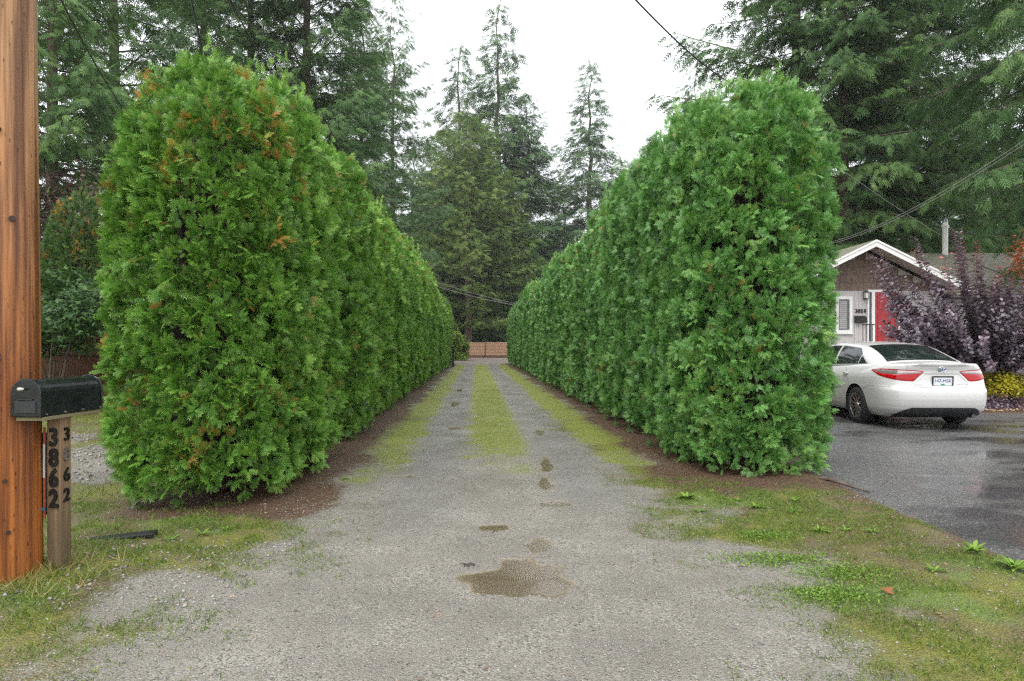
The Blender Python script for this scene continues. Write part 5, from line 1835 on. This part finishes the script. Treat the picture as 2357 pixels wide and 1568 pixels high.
n = 420
x = r.uniform(-2.2, 2.9, n)
y = 2.3 + 9 * r.random(n) ** 1.4
P = np.column_stack([x, y, ground_h(x, y) + 0.006])
P = P[P[:, 2] > WATER_Z + 0.004]
n = len(P)
V, F, ti, al = scatter(OVAL * np.array([1, 0.7, 1]), OVAL_F, P, r.normal(size=P.shape) * np.array([1, 1, 0.15]), np.tile([0, 0, 1.0], (n, 1)) + r.normal(size=P.shape) * 0.3, 0.008 + 0.022 * r.random(n) ** 2, 0.7 * r.random(n))
o = obj('leaf_litter', mesh('leaf_litter', V, F, {'tint': ti, 'along': al, 'dead': ti * 0}), M_TANLEAF)
o['kind'] = 'stuff'
tag(o, 'small brown leaf scraps scattered over the gravel and verges', 'litter')

# weeds: rosettes one can count
M_WEED = leaf_mat('weed_leaf', [(0.0, (0.06, 0.12, 0.014)), (0.5, (0.16, 0.28, 0.036)), (1.0, (0.28, 0.42, 0.07))], trans=0.3)


def weed(u, v, size, nl, label, group='weeds sprouting from the verge', seed=0):
    Y = F_PX * EYE / (v - HZ)
    x = (u - CX) / F_PX * Y
    r = np.random.default_rng(seed + int(u))
    nl = int(nl * 1.7)
    az = np.arange(nl) * 2.4 + r.normal(size=nl) * 0.5
    el = 0.1 + (0.4 + 0.5 * r.random()) * r.random(nl)
    A = np.column_stack([np.cos(az), np.sin(az), el])
    P = A * np.array([0.008, 0.008, 0.0])
    N = np.column_stack([-np.cos(az) * 0.4, -np.sin(az) * 0.4, np.ones(nl)])
    V, F, ti, al = scatter(OVAL * np.array([1, r.uniform(0.22, 0.42), 1.6]), OVAL_F, P, A, N, 1.05 * size * (0.35 + 0.85 * r.random(nl)), 0.2 + 0.7 * r.random(nl))
    o = obj('weed', mesh('weed', V, F, {'tint': ti, 'along': al, 'dead': ti * 0}), M_WEED, None, (x, Y, gz(x, Y) + 0.004))
    return tag(o, label, 'weed', group)


weed(1740, 1172, 0.075, 22, 'bright leafy weed just in front of the bluish hedge end')
weed(1828, 1163, 0.07, 16, 'flat bright weed in the brown litter before the hedge end, nearest the asphalt')
weed(1826, 1186, 0.07, 16, 'flat bright weed directly below the one nearest the asphalt')
weed(1698, 1155, 0.05, 12, 'small weed at the litter edge left of the big leafy one')
weed(1640, 1138, 0.05, 12, 'small weed close under the drive side of the bluish hedge')
weed(1580, 1150, 0.085, 26, 'spreading weed patch where gravel meets moss below the bluish hedge')
weed(1610, 1180, 0.06, 14, 'low weed beneath the spreading weed patch')
weed(1885, 1230, 0.075, 16, 'upright weed in the middle of the mossy verge')
weed(1945, 1232, 0.05, 12, 'small pale weed beside the upright one in the mossy verge')
weed(2010, 1240, 0.06, 14, 'lone flat weed in the brown part of the verge')
weed(2240, 1290, 0.085, 26, 'lush weed close to the asphalt edge')
weed(2335, 1330, 0.10, 34, 'biggest lush weed at the picture edge by the asphalt')
weed(2150, 1330, 0.06, 18, 'weed below the lush one near the asphalt edge')
weed(465, 1236, 0.06, 16, 'weed tuft on the bank in front of the orange-tipped hedge')
weed(395, 1248, 0.06, 16, 'grassy weed left of the tuft in front of the orange-tipped hedge')
weed(795, 1107, 0.055, 10, 'tiny weed lying in the gravel edge by the orange-tipped hedge')
weed(520, 1222, 0.05, 14, 'weed at the litter edge right of the tuft on the bank')


def patch_cover(u, v, rx, ry, n, label, seed):
    Y = F_PX * EYE / (v - HZ)
    x = (u - CX) / F_PX * Y
    r = np.random.default_rng(seed)
    q = r.normal(size=(n, 2)) * 0.5
    px, py = x + q[:, 0] * rx, Y + q[:, 1] * ry
    P = np.column_stack([px, py, ground_h(px, py) + 0.004 + 0.014 * r.random(n)])
    V, F, ti, al = scatter(OVAL, OVAL_F, P, r.normal(size=(n, 3)), np.tile([0, 0, 1.0], (n, 1)) + r.normal(size=(n, 3)) * 0.4, 0.008 + 0.010 * r.random(n), 0.1 + 0.7 * r.random(n))
    o = obj('clover', mesh('clover', V, F, {'tint': ti, 'along': al, 'dead': ti * 0}), M_WEED)
    o['kind'] = 'stuff'
    tag(o, label, 'clover')


patch_cover(1760, 1235, 0.18, 0.09, 900, 'small clover patch in the mossy verge nearest the hedge', 1)
patch_cover(1790, 1290, 0.36, 0.14, 1700, 'clover patch in the middle of the verge', 2)
patch_cover(1930, 1325, 0.30, 0.16, 1400, 'clover patch on the asphalt side of the verge', 3)
patch_cover(1915, 1372, 0.26, 0.13, 1400, 'clover patch closest to the camera on the verge', 4)

lf = empty('fallen_leaf', (0, 0, 0))
Y = F_PX * EYE / (1374 - HZ)
lf.location = ((2040 - CX) / F_PX * Y, Y, gz((2040 - CX) / F_PX * Y, Y) + 0.012)
V, F, ti, al = scatter(LOBE, LOBE_F, np.array([[0, 0, 0], [0, 0, 0.004]], float), np.array([[0.8, 0.5, 0.3], [0.2, 1, 0.25]]), np.array([[0, -0.5, 1.0], [0.3, -0.3, 1]]), np.array([0.075, 0.055]), np.array([0.7, 0.5]))
obj('blade', mesh('blade', V, F, {'tint': ti, 'along': al, 'dead': ti * 0}), leaf_mat('leaf_rust', [(0.0, (0.16, 0.05, 0.018)), (1.0, (0.32, 0.11, 0.035))], trans=0.2), lf)
MB().tube([(0, 0, 0), (-0.03, -0.02, 0.004), (-0.055, -0.025, 0.0)], 0.0014, 4).build('stalk', M_BARK, lf)
tag(lf, 'single orange fallen leaf lying on the mossy verge', 'leaf')
rt = MB()
rt.tube([(3.02, 6.45, 0.05), (3.14, 6.30, 0.065), (3.22, 6.12, 0.045), (3.36, 6.0, 0.01)], [0.02, 0.022, 0.016, 0.008], 7)
tag(rt.build('tree_root', M_BARK, None, smooth=True), 'bare brown root curling from the hedge end to the asphalt', 'root')
# a scrap of dark debris on the gravel and stones along the tracks
db = MB()
for k in range(9):
    a = rr.uniform(0, 6.28)
    db.tube([(0, 0, 0.006), (math.cos(a) * 0.03, math.sin(a) * 0.02, 0.012), (math.cos(a + 0.3) * 0.05, math.sin(a + 0.3) * 0.035, 0.004)], 0.003, 4)
Y = F_PX * EYE / (1300 - HZ)
x = (1075 - CX) / F_PX * Y
o = db.build('dead_twig', plain('dead_twig_brown', (0.05, 0.028, 0.022), 0.7), None, loc=(x, Y, gz(x, Y)))
tag(o, 'dark dead sprig lying on the gravel beside the big puddle', 'twig')

# ------------------------------------------------------------------ rain haze in the air
hb = MB()
hb.box(-140, 140, -30, 150, -2.0, 62)
t = NT('haze_air')
vol = t.n('ShaderNodeVolumePrincipled', {'Color': (0.9, 0.92, 0.94, 1), 'Density': 0.0005, 'Anisotropy': 0.2})
t.t.links.new(vol, t.out.inputs[1])
hz = hb.build('haze', t.m)
hz['kind'] = 'stuff'
tag(hz, 'thin grey rain haze filling the air', 'haze')
